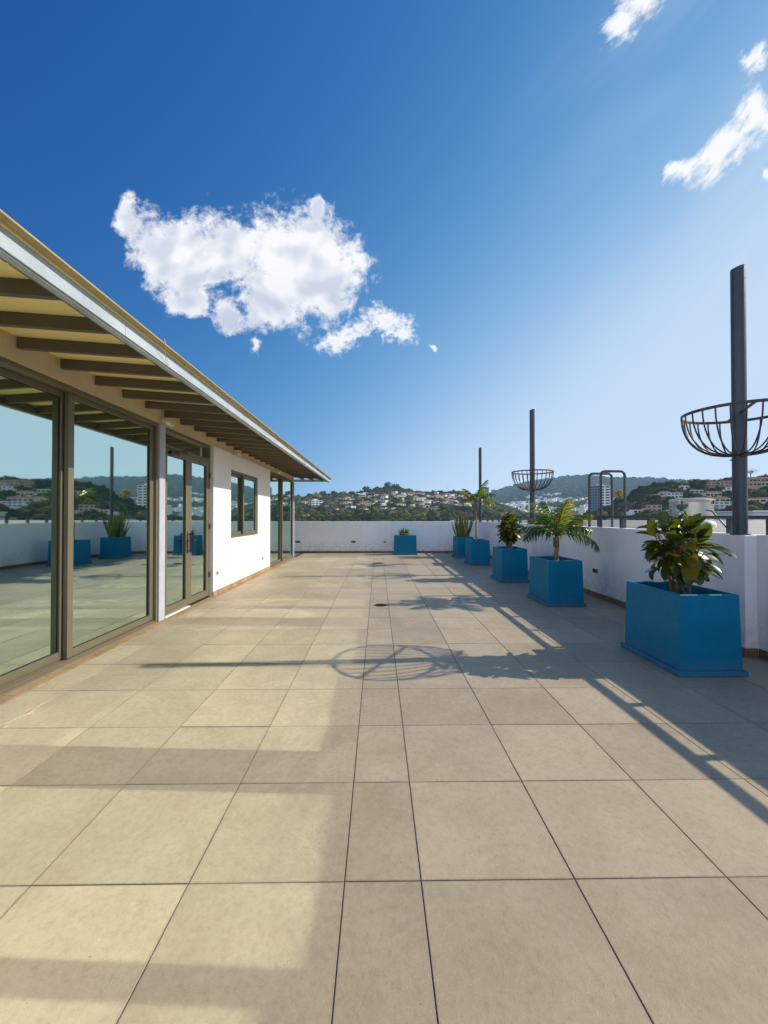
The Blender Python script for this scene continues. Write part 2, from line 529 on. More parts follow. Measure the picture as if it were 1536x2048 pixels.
bp(B(-3.09, -2.955, 5.85, 6.62, 0, .018, .003), 'threshold', M['whitemetal'])
bp(B(-3.09, -2.965, 6.62, 7.40, 0, .012, .003), 'threshold', M['alud'])
# plaster wall with the window opening
w = MB(); t0 = XF-.16
w.box(t0, XF, 7.45, 8.33, 0, HEAD); w.box(t0, XF, 10.20, 11.35, 0, HEAD)
w.box(t0, XF, 8.33, 10.20, 0, .985); w.box(t0, XF, 8.33, 10.20, 2.365, HEAD)
bp(B(t0, XF, -6.9, -.751, 0, HEAD), 'wall', M['plaster'])
bp(w, 'wall', M['plaster'])
bp(B(XF-.001, XF+.012, 7.442, 11.358, 0, .085, .002), 'skirting', M['strip'])
wf = MB(); a, b, z0, z1 = 8.33, 10.20, .985, 2.365
wf.box(-3.05, -2.955, a, a+.04, z0, z1, .003); wf.box(-3.05, -2.955, b-.04, b, z0, z1, .003)
wf.box(-3.05, -2.955, a+.04, b-.04, z0, z0+.045, .003); wf.box(-3.05, -2.955, a+.04, b-.04, z1-.045, z1, .003)
win = bp(wf, 'window', M['alu'])
for (ya, yb, xx) in ((a+.042, 9.27, -3.012), (9.21, b-.042, -2.965)):
    glazed('sash', ya, yb, z0+.047, z1-.047, xx, .06, .065, .06, .035, win)
# far glazing
hd = MB(); hd.box(-3.10, -2.965, 11.35, 14.50, 2.635, HEAD, .003); hd.box(-3.10, -2.965, 11.35, 11.40, 0, 2.634, .003)
hd.box(-3.10, -2.965, 11.401, 14.50, 0, .04, .003)
bp(hd, 'door_frame', M['alu'])
glazed('sliding_door', 11.402, 12.98, .042, 2.633, -3.01, .05, .07, .05, .045)
glazed('sliding_door', 12.95, 14.49, .042, 2.633, -2.965, .06, .07, .05, .045)
bp(B(-3.05, XF+.003, 14.502, 14.60, 0, 2.70, .006), 'corner_post', M['col'])
# end facade (faces the back parapet)
x = -3.06
for k in range(4):
    f = MB(); x1 = x; x0 = x-1.45
    f.box(x0, x0+.05, 14.52, 14.57, 0, HEAD); f.box(x1-.05, x1, 14.52, 14.57, 0, HEAD)
    f.box(x0+.05, x1-.05, 14.52, 14.57, 0, .08); f.box(x0+.05, x1-.05, 14.52, 14.57, 2.62, HEAD)
    q = bp(f, 'end_window', M['alu'])
    bp(MB().add([(x0+.045,14.545,.075),(x1-.045,14.545,.075),(x1-.045,14.545,2.625),(x0+.045,14.545,2.625)], [(0,1,2,3)]), 'pane', M['glass'], q)
    x -= 1.452
# beige ring beam
bp(B(-3.16, -2.945, -6.9, 14.6, HEAD+.001, 2.905, .004), 'beam', M['beige'])
bp(B(-8.9, -3.161, 14.45, 14.6, HEAD+.001, 2.905, .004), 'beam', M['beige'])
# interior shell
bp(B(-9.0, -8.9, -6.9, 14.51, 0, 2.9), 'inner_wall', M['interior'])
bp(B(-8.9, -3.10, 7.0, 7.1, 0, 2.75), 'inner_wall', M['interior'])
bp(B(-8.9, -3.17, -6.9, -6.8, 0, 2.9), 'inner_wall', M['interior'])
bp(B(-8.9, -3.105, 11.30, 11.36, 0, 2.75), 'inner_wall', M['interior'])
bp(B(-9.0, -3.14, -6.9, 14.5, -.2, .0), 'inner_floor', M['intfloor'])
bp(B(-8.9, -3.17, -6.8, 14.44, 2.75, 2.78), 'ceiling', M['interior'])

# eave: soffit slopes from 2.88 at the wall to 2.795 at the outer edge
XO = -1.80
def zs(x): return 2.885 + (x - (-2.93)) * (2.808-2.885)/((-1.80)+2.93)
Y0R, Y1R = -6.5, 15.62
def slope_box(x0, x1, y0, y1, t0, t1, bev=0):
    """box following the soffit slope between offsets t0 (bottom) and t1 (top) from the soffit line"""
    mb = MB()
    vs = [(x0,y0,zs(x0)+t0),(x1,y0,zs(x1)+t0),(x1,y1,zs(x1)+t0),(x0,y1,zs(x0)+t0),(x0,y0,zs(x0)+t1),(x1,y0,zs(x1)+t1),(x1,y1,zs(x1)+t1),(x0,y1,zs(x0)+t1)]
    return mb.add(vs, [(0,3,2,1),(4,5,6,7),(0,1,5,4),(1,2,6,5),(2,3,7,6),(3,0,4,7)])
bp(slope_box(-9.3, XO+.012, Y0R, Y1R-.01, .001, .012), 'soffit', M['soffit'])
rs = slope_box(-9.3, XO+.055, Y0R, Y1R+.04, .013, .026)
bp(rs, 'roof', M['sheet'])
# rolled drip edge and roof ribs
bp(MB().tube([(XO+.058, Y0R, zs(XO)+.019), (XO+.058, Y1R+.04, zs(XO)+.019)], .009, 10), 'drip_edge', M['sheet'], smooth=True)
fa = MB()
yy = Y0R
while yy < Y1R:                                                  # web of the channel in butted lengths
    ye = min(yy+2.37, Y1R); fa.box(XO-.012, XO, yy, ye-.004, 2.706+random.uniform(-.002, .002), zs(XO), .002); yy = ye
fa.box(XO-.06, XO-.0125, Y0R, Y1R, 2.698, 2.7055)                 # lower flange
fa.box(XO-3, XO-.0125, Y1R-.012, Y1R, 2.72, 2.805)
bp(fa, 'fascia', M['fascia'])
bp(B(XO-.085, XO-.061, Y0R, Y1R-.02, 2.706, 2.76), 'fascia_lining', M['joist'])
y = 3.44 - .468*14
while y < 14.7:
    bp(slope_box(-2.944, XO-.086, y-.024, y+.024, -.092, -.001), 'joist', M['joist'])
    y += .468
for xx in (-2.8, -2.45, -2.1):
    bp(slope_box(xx-.03, xx+.03, 14.78, Y1R-.013, -.09, -.002), 'joist', M['joist'])
# loose wire on the fascia
bp(MB().tube([(XO+.07, 3.38, 2.86), (XO+.075, 3.40, 2.81), (XO+.04, 3.46, 2.77), (XO+.012, 3.52, 2.74), (XO+.010, 3.56, 2.71)], .0025, 5), 'wire', M['outlet'])

def floodlight(y, label):
    o = empty('floodlight', (-2.94, y, 2.73), label, 'light', 'twin head floodlights on the beam')
    MB().box(0, .03, -.05, .05, -.03, .03, .006).build('bracket', M['whitemetal'], o)
    for s in (-1, 1):
        m = MB().box(-.035, .035, -.045, .045, -.02, .02, .008)
        m.xf(Matrix.Translation((.085, s*.055, -.035)) @ Matrix.Rotation(R(35), 4, 'Y') @ Matrix.Rotation(s*R(20), 4, 'Z'))
        h = m.build('lamp_head', M['whitemetal'], o)
        l = MB().box(-.028, .028, -.038, .038, -.006, 0, .002)
        l.xf(Matrix.Translation((.085, s*.055, -.035)) @ Matrix.Rotation(R(35), 4, 'Y') @ Matrix.Rotation(s*R(20), 4, 'Z') @ Matrix.Translation((0,0,-.0205)))
        l.build('lens', M['lampglass'], h)
floodlight(5.72, 'twin head floodlight under the eave right above the steel column')
floodlight(8.55, 'twin head floodlight under the eave above the white wall window')
floodlight(12.0, 'twin head floodlight under the eave above the far glazing')

def outlet(loc, axis, label, w=.075, h=.11, group='ivory power outlets on the walls'):
    """axis: +1 faces +X, -1 faces -X, 0 faces -Y"""
    o = empty('wall_outlet', loc, label, 'outlet', group)
    p = MB().box(-w/2, w/2, -.014, 0, -h/2, h/2, .004)
    q = MB().box(-w*.28, w*.28, -.02, -.0145, -h*.30, h*.05, .003)
    rot = {1: R(90), -1: R(-90), 0: 0}[axis]
    for m, nm, mt in ((p, 'plate', M['outlet']), (q, 'socket', M['grille'])):
        m.xf(Matrix.Rotation(rot, 4, 'Z')); m.build(nm, mt, o)
outlet((XF+.0005, 7.62, .40), 1, 'ivory outlet low on the white wall beside the glass double door', .11, .08)
outlet((XF+.0005, 10.62, .36), 1, 'ivory outlet low on the white wall near the far glazing', .11, .08)
outlet((.27, YB-.0005, .44), 0, 'ivory outlet on the far parapet left of the low blue planter', .11, .09)
outlet((XW-.0005, 13.4, .35), -1, 'ivory outlet on the right parapet beside the tall palm planter', .11, .09)

def steplight(loc, axis, label):
    o = empty('step_light', loc, label, 'wall light', 'recessed step lights in the parapet')
    f = MB(); w, h = .20, .095
    f.box(-w/2, w/2, -.01, 0, h/2-.014, h/2, .002); f.box(-w/2, w/2, -.01, 0, -h/2, -h/2+.014, .002)
    f.box(-w/2, -w/2+.014, -.01, 0, -h/2+.0145, h/2-.0145, .002); f.box(w/2-.014, w/2, -.01, 0, -h/2+.0145, h/2-.0145, .002)
    q = MB().box(-w/2+.0145, w/2-.0145, -.004, 0, -h/2+.0145, h/2-.0145)
    for k in range(3): q.box(-w/2+.015, w/2-.015, -.009, -.0045, -.022+k*.02, -.017+k*.02)
    rot = {1: R(90), -1: R(-90), 0: 0}[axis]
    for m, nm, mt in ((f, 'trim', M['whitemetal']), (q, 'lens', M['grille'])):
        m.xf(Matrix.Rotation(rot, 4, 'Z')); m.build(nm, mt, o)
steplight((-.95, YB-.0005, .44), 0, 'dark recessed step light in the middle of the far parapet')
steplight((-3.1, YB-.0005, .44), 0, 'dark recessed step light in the far parapet beside the building corner')
steplight((XW-.0005, 7.30, .46), -1, 'dark recessed step light in the right parapet behind the bushy palm planter')
steplight((XW-.0005, 1.2, .46), -1, 'dark recessed step light in the right parapet nearest the viewer')

# ------------------------------------------------------------------ PARAPETS + RAILINGS
pr = empty('parapet_wall', (XW, 4, 0), 'white plastered parapet wall along the right side with square pilasters', 'wall')
def rel(mb, o):
    v = Vector(o.location); mb.v = [tuple(Vector(p)-v) for p in mb.v]; return mb
PY = (-1.5, 4.30, 10.15, 15.64)
rel(B(XW, XW+.22, -7, YB+.2, -.3, HP, .006), pr).build('wall', M['parapet'], pr)
for y in PY[:3]:
    rel(B(XW-.13, XW-.001, y-.14, y+.13, 0, HP-.003, .005), pr).build('pilaster', M['parapet'], pr)
sk = MB(); segs = [-7, PY[0]-.155, PY[0]+.145, PY[1]-.155, PY[1]+.145, PY[2]-.155, PY[2]+.145, YB]
for i in range(0, 8, 2): sk.box(XW-.012, XW-.0005, segs[i], segs[i+1], 0, .09, .002)
for y in PY[:3]:
    sk.box(XW-.143, XW-.1305, y-.152, y+.142, 0, .09, .002)
    sk.box(XW-.130, XW-.013, y-.153, y-.1405, 0, .09, .002)
    sk.box(XW-.130, XW-.013, y+.1305, y+.143, 0, .09, .002)
rel(sk, pr).build('skirting', M['skirt'], pr)
pb = empty('parapet_wall', (0, YB, 0), 'white plastered parapet wall closing the far end of the terrace', 'wall')
rel(B(-12, XW-.001, YB, YB+.2, -.3, HP-.002, .006), pb).build('wall', M['parapet'], pb)
rel(B(-12, XW-.013, YB-.012, YB-.0005, 0, .085, .002), pb).build('skirting', M['skirt'], pb)

rr = empty('railing', (XW+.1, 4, HP), 'dark grey flat railing with short posts on top of the right parapet', 'railing')
rel(B(XW+.070, XW+.135, -7, YB+.02, 1.393, 1.428, .004), rr).build('top_rail', M['rail'], rr)
y = 4.60 - .688*16
extra = [4.12]
while y < YB or extra:
    if y >= YB: y = extra.pop()
    if min(abs(y-q) for q in PY) > .13:
        rel(B(XW+.075, XW+.135, y-.03, y+.03, HP-.001, 1.3925, .004), rr).build('post', M['rail'], rr)
    y = y + .688 if extra else YB
rb = empty('railing', (0, YB+.1, HP), 'dark grey flat railing with short posts on top of the far parapet', 'railing')
rel(B(-12, XW+.074, YB+.07, YB+.13, 1.385, 1.425, .004), rb).build('top_rail', M['rail'], rb)
x = -11.5
while x < XW:
    rel(B(x-.025, x+.025, YB+.075, YB+.125, HP-.003, 1.3845, .003), rb).build('post', M['rail'], rb)
    x += .61

# poles + baskets
def pole(y, r, label, x=XW-.05, top=4.04):
    o = empty('steel_pole', (x, y, HP), label, 'pole', 'tall steel poles on the parapet')
    n = 40; vs = []
    H = top-HP
    for k in range(n):
        a = 2*math.pi*k/n; vs.append((r*math.cos(a), r*math.sin(a), -.01))
    for k in range(n):
        a = 2*math.pi*k/n; vs.append((r*math.cos(a), r*math.sin(a), H + .25*r*math.cos(a)))
    ri = r-.006
    for k in range(n):
        a = 2*math.pi*k/n; vs.append((ri*math.cos(a), ri*math.sin(a), H + .25*ri*math.cos(a)))
    for k in range(n):
        a = 2*math.pi*k/n; vs.append((ri*math.cos(a), ri*math.sin(a), H - .3))
    fs = []
    for l in range(3):
        for k in range(n): fs.append((l*n+k, l*n+(k+1)%n, (l+1)*n+(k+1)%n, (l+1)*n+k))
    MB().add(vs, fs).build('tube', M['pole'], o, True)
    MB().tube([(0,0,.0005), (0,0,.008)], r+.025, 24).build('base_plate', M['pole'], o)
    return o
pole(PY[1], .064, 'thick dark steel pole with a large wire basket nearest the viewer on the right parapet')
pole(PY[2], .060, 'dark steel pole with a wire basket behind the bushy palm in mid terrace', top=4.05)
pole(15.64, .055, 'bare thin dark steel pole without a basket in the far parapet corner', x=XW+.02, top=4.02)
pole(PY[0], .077, 'dark steel pole on the right parapet behind the viewer')

def basket(y, Rr, label, zr=2.51, x=XW-.05, pr_=.067, rot=.0):
    o = empty('wire_basket', (x, y, zr), label, 'basket', 'half round wire baskets around the poles', rz=rot)
    D = .445
    N = 48
    rim = [(Rr*math.cos(2*math.pi*k/N), Rr*math.sin(2*math.pi*k/N), 0) for k in range(N)]
    MB().tube(rim, 0, closed=True, flat=(.006, .03)).build('rim', M['rib'], o)
    nr = 26
    for k in range(nr):
        an = 2*math.pi*(k+.5)/nr
        pts = []
        for t in range(11):
            th = t/10*math.pi/2
            rad = pr_ + (Rr-.005-pr_)*math.cos(th)**.8
            pts.append((rad*math.cos(an), rad*math.sin(an), -D*math.sin(th)))
        MB().tube(pts, .0078, 6).build('rib', M['rib'], o, True)
    for (z, L) in ((-.008, Rr-.01), (-D-.02, .30)):
        for s in (-1, 1):
            MB().tube([(s*(pr_-.004), 0, z), (s*L, 0, z)], 0, flat=(.03, .012)).build('cross_bar', M['rib'], o)
    MB().tube([((pr_+.01)*math.cos(2*math.pi*k/20), (pr_+.01)*math.sin(2*math.pi*k/20), -D-.005) for k in range(20)], .009, 6, closed=True).build('collar', M['rib'], o, True)
    return o
basket(PY[1], .50, 'large half round wire basket on the nearest pole, cut by the right edge', rot=R(62))
basket(PY[2], .49, 'smaller looking half round wire basket on the mid terrace pole', pr_=.063, rot=R(62))

# ladder hoops over the parapet
lad = empty('roof_ladder', (XW+.05, 7.4, HP), 'pair of dark tall hoop handrails of a ladder rising above the right parapet', 'ladder')
for y in (7.2, 7.6):
    pts = []; xa, xb, zt, rc = XW+.05, XW+.47, 2.21, .07
    pts += [(xa, y, HP-.002), (xa, y, zt-rc)]
    for k in range(1, 6):
        a = math.pi - k*math.pi/10; pts.append((xa+rc+rc*math.cos(a), y, zt-rc+rc*math.sin(a)))
    pts.append((xb-rc, y, zt))
    for k in range(1, 6):
        a = math.pi/2 - k*math.pi/10; pts.append((xb-rc+rc*math.cos(a), y, zt-rc+rc*math.sin(a)))
    pts.append((xb, y, .3))
    rel(MB().tube(pts, .022, 12), lad).build('hoop', M['rail'], lad, True)
for z in (.5, .8, 1.1):
    rel(MB().tube([(XW+.47, 7.2, z), (XW+.47, 7.6, z)], .014, 8), lad).build('rung', M['rail'], lad)

# ------------------------------------------------------------------ PLANTERS
def planter(loc, label, rz=0, soil=True):
    o = empty('planter_box', loc, label, 'planter', 'blue painted planter boxes', rz=rz)
    # body: w (x) .555 at foot -> .53 top, l (y) .80 ; slightly tapered, walls 35 mm
    def ring(w, l, z): return [(-w/2,-l/2,z),(w/2,-l/2,z),(w/2,l/2,z),(-w/2,l/2,z)]
    H = .72
    vs = []
    prof = [(.56,.83,.051),(.56,.83,.06),(.535,.80,H-.006),(.525,.79,H),(.47,.735,H),(.46,.725,H-.006),(.46,.725,.55)]
    for (w, l, z) in prof: vs += ring(w, l, z)
    fs = []
    for i in range(len(prof)-1):
        for k in range(4): fs.append((i*4+k, i*4+(k+1)%4, (i+1)*4+(k+1)%4, (i+1)*4+k))
    if not soil: fs = fs[:12]; vs = vs[:16]; fs.append((12,13,14,15))
    MB().add(vs, fs).build('body', M['blue'], o)
    MB().box(-.315, .315, -.445, .445, 0, .05, .008).build('plinth', M['blue'], o)
    if soil:
        s = MB(); nx, ny = 12, 16; v = []
        for j in range(ny+1):
            for i in range(nx+1):
                x = -.235+.47*i/nx; y = -.367+.734*j/ny
                v.append((x, y, .628+.03*mnoise.noise(Vector((x*9, y*9, loc[1])))))
        f = [(j*(nx+1)+i, j*(nx+1)+i+1, (j+1)*(nx+1)+i+1, (j+1)*(nx+1)+i) for j in range(ny) for i in range(nx)]
        s.add(v, f).build('soil', M['soil'], o, True)
    return o
PX = 2.965
P = {}
P[1] = planter((PX, 4.085, 0), 'large blue planter box in the foreground holding the rubber plant')
P[2] = planter((PX, 6.95, 0), 'blue planter box holding the bushy feather palm', rz=R(1))
P[3] = planter((PX-.01, 9.33, 0), 'blue planter box holding the rounder rubber plant in mid terrace', rz=R(-1))
P[4] = planter((PX, 12.41, 0), 'blue planter box holding the slender tall palm')
P[5] = planter((PX, 14.47, 0), 'farthest blue planter box on the right, with the snake plant', rz=R(1))
P[6] = planter((1.01, 15.57, 0), 'blue planter box turned sideways against the far parapet with a clay bowl on top', rz=R(90), soil=False)

# ------------------------------------------------------------------ PLANTS
def leafmesh(mb, base, d, up, L, W, a, bend=.25, fold=.12, n=6, tipsharp=1.0, shape='ellipse'):
    """one leaf blade: base point, direction d, up (blade normal), with mid fold and bend"""
    d = d.normalized(); s = d.cross(up)
    if s.length < 1e-4: s = d.orthogonal()
    s.normalize(); u = s.cross(d).normalized()
    vs = []; p = base.copy(); dd = d.copy(); uu = u.copy()
    for i in range(n+1):
        t = i/n
        if shape == 'ellipse': w = W*.5*max(.04, math.sin(math.pi*min(1, t*.93+.035))**.60)
        elif shape == 'strap': w = W*.5*(min(1, .55+t*2.2))*max(.03, 1-t**3.2)
        else: w = W*.5*min(1, .35+t*4)*max(.03, 1-t**2.2)
        vs += [p - s*w + uu*fold*w*1.6, p.copy(), p + s*w + uu*fold*w*1.6]
        q = Matrix.Rotation(-bend/n, 3, s)
        dd = (q @ dd); uu = (q @ uu); p = p + dd*(L/n)
    fs = []
    for i in range(n):
        o = i*3
        fs += [(o, o+1, o+4, o+3), (o+1, o+2, o+5, o+4)]
    mb.add(vs, fs, a)

def rubber_plant(loc, label, stems, spread, height, nleaf, seed, L=(.13, .19), cz=None):
    rnd = random.Random(seed)
    o = empty('rubber_plant', loc, label, 'plant', 'rubber plants in blue planters')
    st = MB(); lf = MB(); pet = MB()
    ends = []
    for k in range(stems):
        an = 2*math.pi*k/stems + rnd.uniform(-.5, .5); tilt = rnd.uniform(.1, 1.0)
        p = Vector((rnd.uniform(-.05, .05), rnd.uniform(-.05, .05), 0)); pts = [p.copy()]
        h = height*rnd.uniform(.5, .8); e = Vector((math.cos(an)*spread*tilt*.6, math.sin(an)*spread*tilt*.6, h*(1-.2*tilt)))
        for t in range(1, 8):
            f = t/7
            q = p.lerp(e, f); q.x = p.x+(e.x-p.x)*f**1.5; q.y = p.y+(e.y-p.y)*f**1.5
            q += Vector((rnd.uniform(-.012, .012), rnd.uniform(-.012, .012), 0)); pts.append(q)
        st.tube(pts, [.017*(1-.65*i/7) for i in range(8)], 7)
        ends.append(pts)
    for k in range(4):   # aerial roots
        a = rnd.uniform(0, 6.28); r0 = rnd.uniform(.03, .12)
        st.tube([(r0*.4*math.cos(a), r0*.4*math.sin(a), .35), (r0*math.cos(a)*1.3, r0*math.sin(a)*1.3, .2), (r0*math.cos(a), r0*math.sin(a), 0)], .003, 5)
    cz_ = height*.56; RX = spread; RZ = height*.42
    for i in range(nleaf):
        an = i*2.399963 + rnd.uniform(-.3, .3)
        zz = 1 - 2*((i+.5)/nleaf); zz = max(-.80, zz)
        rr_ = math.sqrt(max(0, 1-zz*zz))
        n_ = Vector((math.cos(an)*rr_, math.sin(an)*rr_, zz))
        q = rnd.uniform(.30, .80)
        b = Vector((n_.x*RX*q, n_.y*RX*q, cz_ + n_.z*RZ*q))
        if i % 9 == 0: b.z += rnd.uniform(.02, .12)*max(0, n_.z+.3); q = .9
        d = (n_*.75 + Vector((rnd.uniform(-.75, .75), rnd.uniform(-.75, .75), rnd.uniform(-.75, .55)))).normalized()
        pet.tube([b-d*.05-Vector((0,0,.01)), b], .003, 5)
        up = (Vector((rnd.uniform(-.5, .5), rnd.uniform(-.5, .5), 1)) + n_*.4)
        yel = 0 if rnd.random() > .16 else rnd.uniform(.2, .9)
        LL = rnd.uniform(*L)
        leafmesh(lf, b, d, up, LL, LL*rnd.uniform(.54, .68), (rnd.random()**1.5, yel, 0, 1), bend=rnd.uniform(-.1, .7), fold=rnd.uniform(.05, .25))
    for i in range(26):   # twigs from the stems into the canopy
        pts = ends[i % stems]; p = pts[rnd.randint(2, 5)]
        an = i*2.4; q = Vector((math.cos(an)*RX*.6, math.sin(an)*RX*.6, cz_+rnd.uniform(-.5, .6)*RZ))
        st.tube([p, p.lerp(q, .5)+Vector((0,0,-.02)), q], [.007, .005, .004], 6)
    st.build('stem', M['trunk'], o, True); pet.build('leaf_stalks', M['trunk'], o); lf.build('foliage', M['ficus'], o, True, 'leaf')
    return o
rubber_plant((PX-.02, 4.02, .63), 'rubber plant with big glossy dark and yellowing leaves in the foreground planter', 6, .33, .88, 150, 5, L=(.15, .21))
rubber_plant((PX-.02, 9.33, .63), 'dense rounded rubber plant with glossy leaves in the mid terrace planter', 7, .27, .92, 190, 11, L=(.13, .18))

def palm(loc, label, trunk, fronds, FL, seed, dirs=None, leafL=.26, tr=.03, up=0):
    rnd = random.Random(seed)
    o = empty('potted_palm', loc, label, 'palm', 'feather palms in blue planters')
    pts = [Vector((rnd.uniform(-.008, .008) + .0*t, rnd.uniform(-.008, .008), trunk*t/10)) for t in range(11)]
    MB().tube(pts, [tr*1.35]*2 + [tr*(1.15-.035*i)*(1.06 if i % 2 else .95) for i in range(9)], 12).build('trunk', M['ptrunk'], o, True)
    top = pts[-1]
    for k in range(fronds):
        an = 2.4*k + rnd.uniform(-.25, .25) if dirs is None else dirs[k][0]
        el = R(82) - (k/fronds)*R(62) + rnd.uniform(-.12, .12) if dirs is None else dirs[k][1]
        L = FL*rnd.uniform(.85, 1.1) if dirs is None else dirs[k][2]
        d = Vector((math.cos(an)*math.cos(el), math.sin(an)*math.cos(el), math.sin(el)))
        side = Vector((-math.sin(an), math.cos(an), 0))
        n = 18; p = top + d*.01; path = [p.copy()]; ds = [d.copy()]
        droop = rnd.uniform(1.25, 1.75)*(1-up*(1-k/fronds)*1.6)
        for i in range(n):
            t = (i+1)/n
            d = Matrix.Rotation(droop/n*(.35+1.15*t), 3, side) @ d
            p = p + d*(L/n); path.append(p.copy()); ds.append(d.copy())
        fr = MB()
        fr.tube(path, [.008*(1-.8*i/n)+.001 for i in range(n+1)], 6, a=(.8, .15, 0, 1))
        shade = rnd.random(); yl = 0 if rnd.random() > .35 else rnd.uniform(.1, .5)
        for i in range(4, n+1):
            for sub in (0, .5):
                if i == n and sub: continue
                q = path[i].lerp(path[min(i+1, n)], sub); dd = ds[i]
                t = (i+sub)/n
                upv = side.cross(dd)
                ll = leafL*math.sin(math.pi*(.22+.70*t))**.8*rnd.uniform(.85, 1.1)
                for s in (-1, 1):
                    ld = (dd*rnd.uniform(.65, .95) + side*s*rnd.uniform(.75, 1.0) - upv*rnd.uniform(-.15, .25)*(1) - Vector((0,0,1))*rnd.uniform(.0, .35)).normalized()
                    leafmesh(fr, q, ld, -upv if upv.z < 0 else upv, ll, .024, (min(1, max(0, shade+rnd.uniform(-.3, .3))), min(1, yl*rnd.uniform(.3, 1.5)), 0, 1), bend=rnd.uniform(.5, 1.5), fold=.3, n=4, shape='blade')
        fr.build('frond', M['palm'], o, True, 'leaf')
    # old leaf sheaths
    sh = MB()
    for k in range(5):
        a = k*1.3; sh.tube([(math.cos(a)*tr*.9, math.sin(a)*tr*.9, trunk-.18), (math.cos(a)*tr*1.3, math.sin(a)*tr*1.3, trunk-.02)], [.016, .006], 6)
    sh.build('leaf_sheath', M['trunk'], o, True)
    return o
palm((PX+.03, 6.95, .63), 'bushy feather palm with arching fronds in the blue planter by the ladder hoops', .46, 14, .70, 3, leafL=.29, tr=.035, up=.38)
palm((PX-.02, 12.45, .63), 'slender tall palm with a drooping crown in the fourth blue planter', 1.22, 9, .68, 17, leafL=.27, tr=.024, up=.25)

def spiky(loc, name, label, cat, n, H, W, r0, mat, seed, lean=.35, shape='strap', group=None):
    rnd = random.Random(seed); o = empty(name, loc, label, cat, group); mb = MB()
    for k in range(n):
        an = rnd.uniform(0, 6.28); rr_ = r0*math.sqrt(rnd.random())
        b = Vector((rr_*math.cos(an), rr_*math.sin(an)*1.3, 0))
        el = math.pi/2 - rnd.uniform(0, lean)*(rr_/r0+.3)
        d = Vector((math.cos(an)*math.cos(el), math.sin(an)*math.cos(el), math.sin(el)))
        t = rnd.uniform(0, 6.28)
        leafmesh(mb, b, d, Vector((math.cos(t), math.sin(t), .1)), H*rnd.uniform(.5, 1.0), W*rnd.uniform(.8, 1.15), (rnd.random(), 0 if rnd.random() > .25 else rnd.uniform(.1, .6), 0, 1), bend=rnd.uniform(-.2, .2), fold=.35, n=8, shape=shape)
    mb.build('foliage', mat, o, True, 'leaf'); return o
spiky((PX-.03, 14.47, .62), 'snake_plant', 'upright snake plant with tall stiff sword leaves in the farthest right planter', 'plant', 46, 1.05, .07, .19, M['snake'], 4, .42)
bowl = empty('clay_bowl', (.98, 15.55, .7205), 'shallow terracotta bowl resting on the sideways blue planter', 'bowl')
MB().lathe([(.0,.0),(.15,.0),(.19,.045),(.205,.05),(.205,.075),(.19,.075),(.175,.055),(0,.055)], n=32).build('pot', M['terra'], bowl, True)
MB().lathe([(.0,.060),(.174,.058)], n=24).build('soil', M['soil'], bowl)
spiky((.98, 15.55, .775), 'aloe_plant', 'small spiky aloe growing in the terracotta bowl', 'plant', 55, .28, .030, .12, M['aloe'], 9, 1.1, 'blade')

# floor drains
def drain(x, y, r, label):
    o = empty('floor_drain', (x, y, 0), label, 'drain', 'round floor drains')
    MB().lathe([(r,.001),(r,.005),(r*.86,.005),(r*.86,.001)], n=32).build('ring', M['iron'], o)
    g = MB().lathe([(0,.0015),(r*.86,.0015)], n=24)
    k = -r*.7
    while k < r*.75:
        h = math.sqrt(max(0, (r*.84)**2-k*k)); g.box(-h, h, k-.004, k+.004, .002, .0045); k += .022
    g.build('grate', M['iron'], o)
drain(.045, 6.67, .105, 'round dark floor drain in the narrow tile row, the nearer one')
drain(.045, 12.7, .10, 'round dark floor drain in the narrow tile row, the far one')

# folding chair seen through the far glazing
ch = empty('deck_chair', (-3.75, 12.3, 0), 'grey deck chair standing inside behind the far glass', 'chair', rz=R(20))
for s in (-.24, .24):
    MB().tube([(s, -.30, 0), (s, .15, .42), (s, .38, .95)], .014, 8).build('side_frame', M['rail'], ch)
    MB().tube([(s, .25, 0), (s, -.22, .42)], .014, 8).build('leg', M['rail'], ch)
MB().add([(-.23,-.22,.425),(.23,-.22,.425),(.23,.13,.40),(-.23,.13,.40),(-.23,.39,.95),(.23,.39,.95)], [(0,1,2,3),(3,2,5,4)]).build('seat', M['fabric'], ch)

# ------------------------------------------------------------------ NEIGHBOUR ROOF (just beyond the right parapet)
nb = empty('neighbouring_building', (14, 8, 0), 'low neighbouring building with a white ribbed metal roof beyond the right parapet', 'building')
mb = MB(); ny = 0; y = -14.0; v = []; zr = 1.13
ribs = []
while y < 25:
    ribs += [(y, 0), (y+.20, 0), (y+.225, .035), (y+.275, .035)]; y += .30
for (yy, dz) in ribs: v += [(4.35, yy, zr+dz), (34, yy, zr+dz+.05)]
f = [(2*i, 2*i+1, 2*i+3, 2*i+2) for i in range(len(ribs)-1)]
mb.add(v, f); rel(mb, nb).build('roof', M['roofwhite'], nb)
rel(B(4.36, 33.9, -13.9, 24.9, -20, 1.10), nb).build('wall', M['parapet'], nb)
rel(B(4.36, 34, 25.0, 25.25, .6, 1.19, .01), nb).build('gutter', M['whitemetal'], nb)
own = tag(B(-12, XW+.2, -9, YB+.19, -22, -.305).build('host_building', M['parapet']), 'tall white building block that carries the roof terrace', 'building')

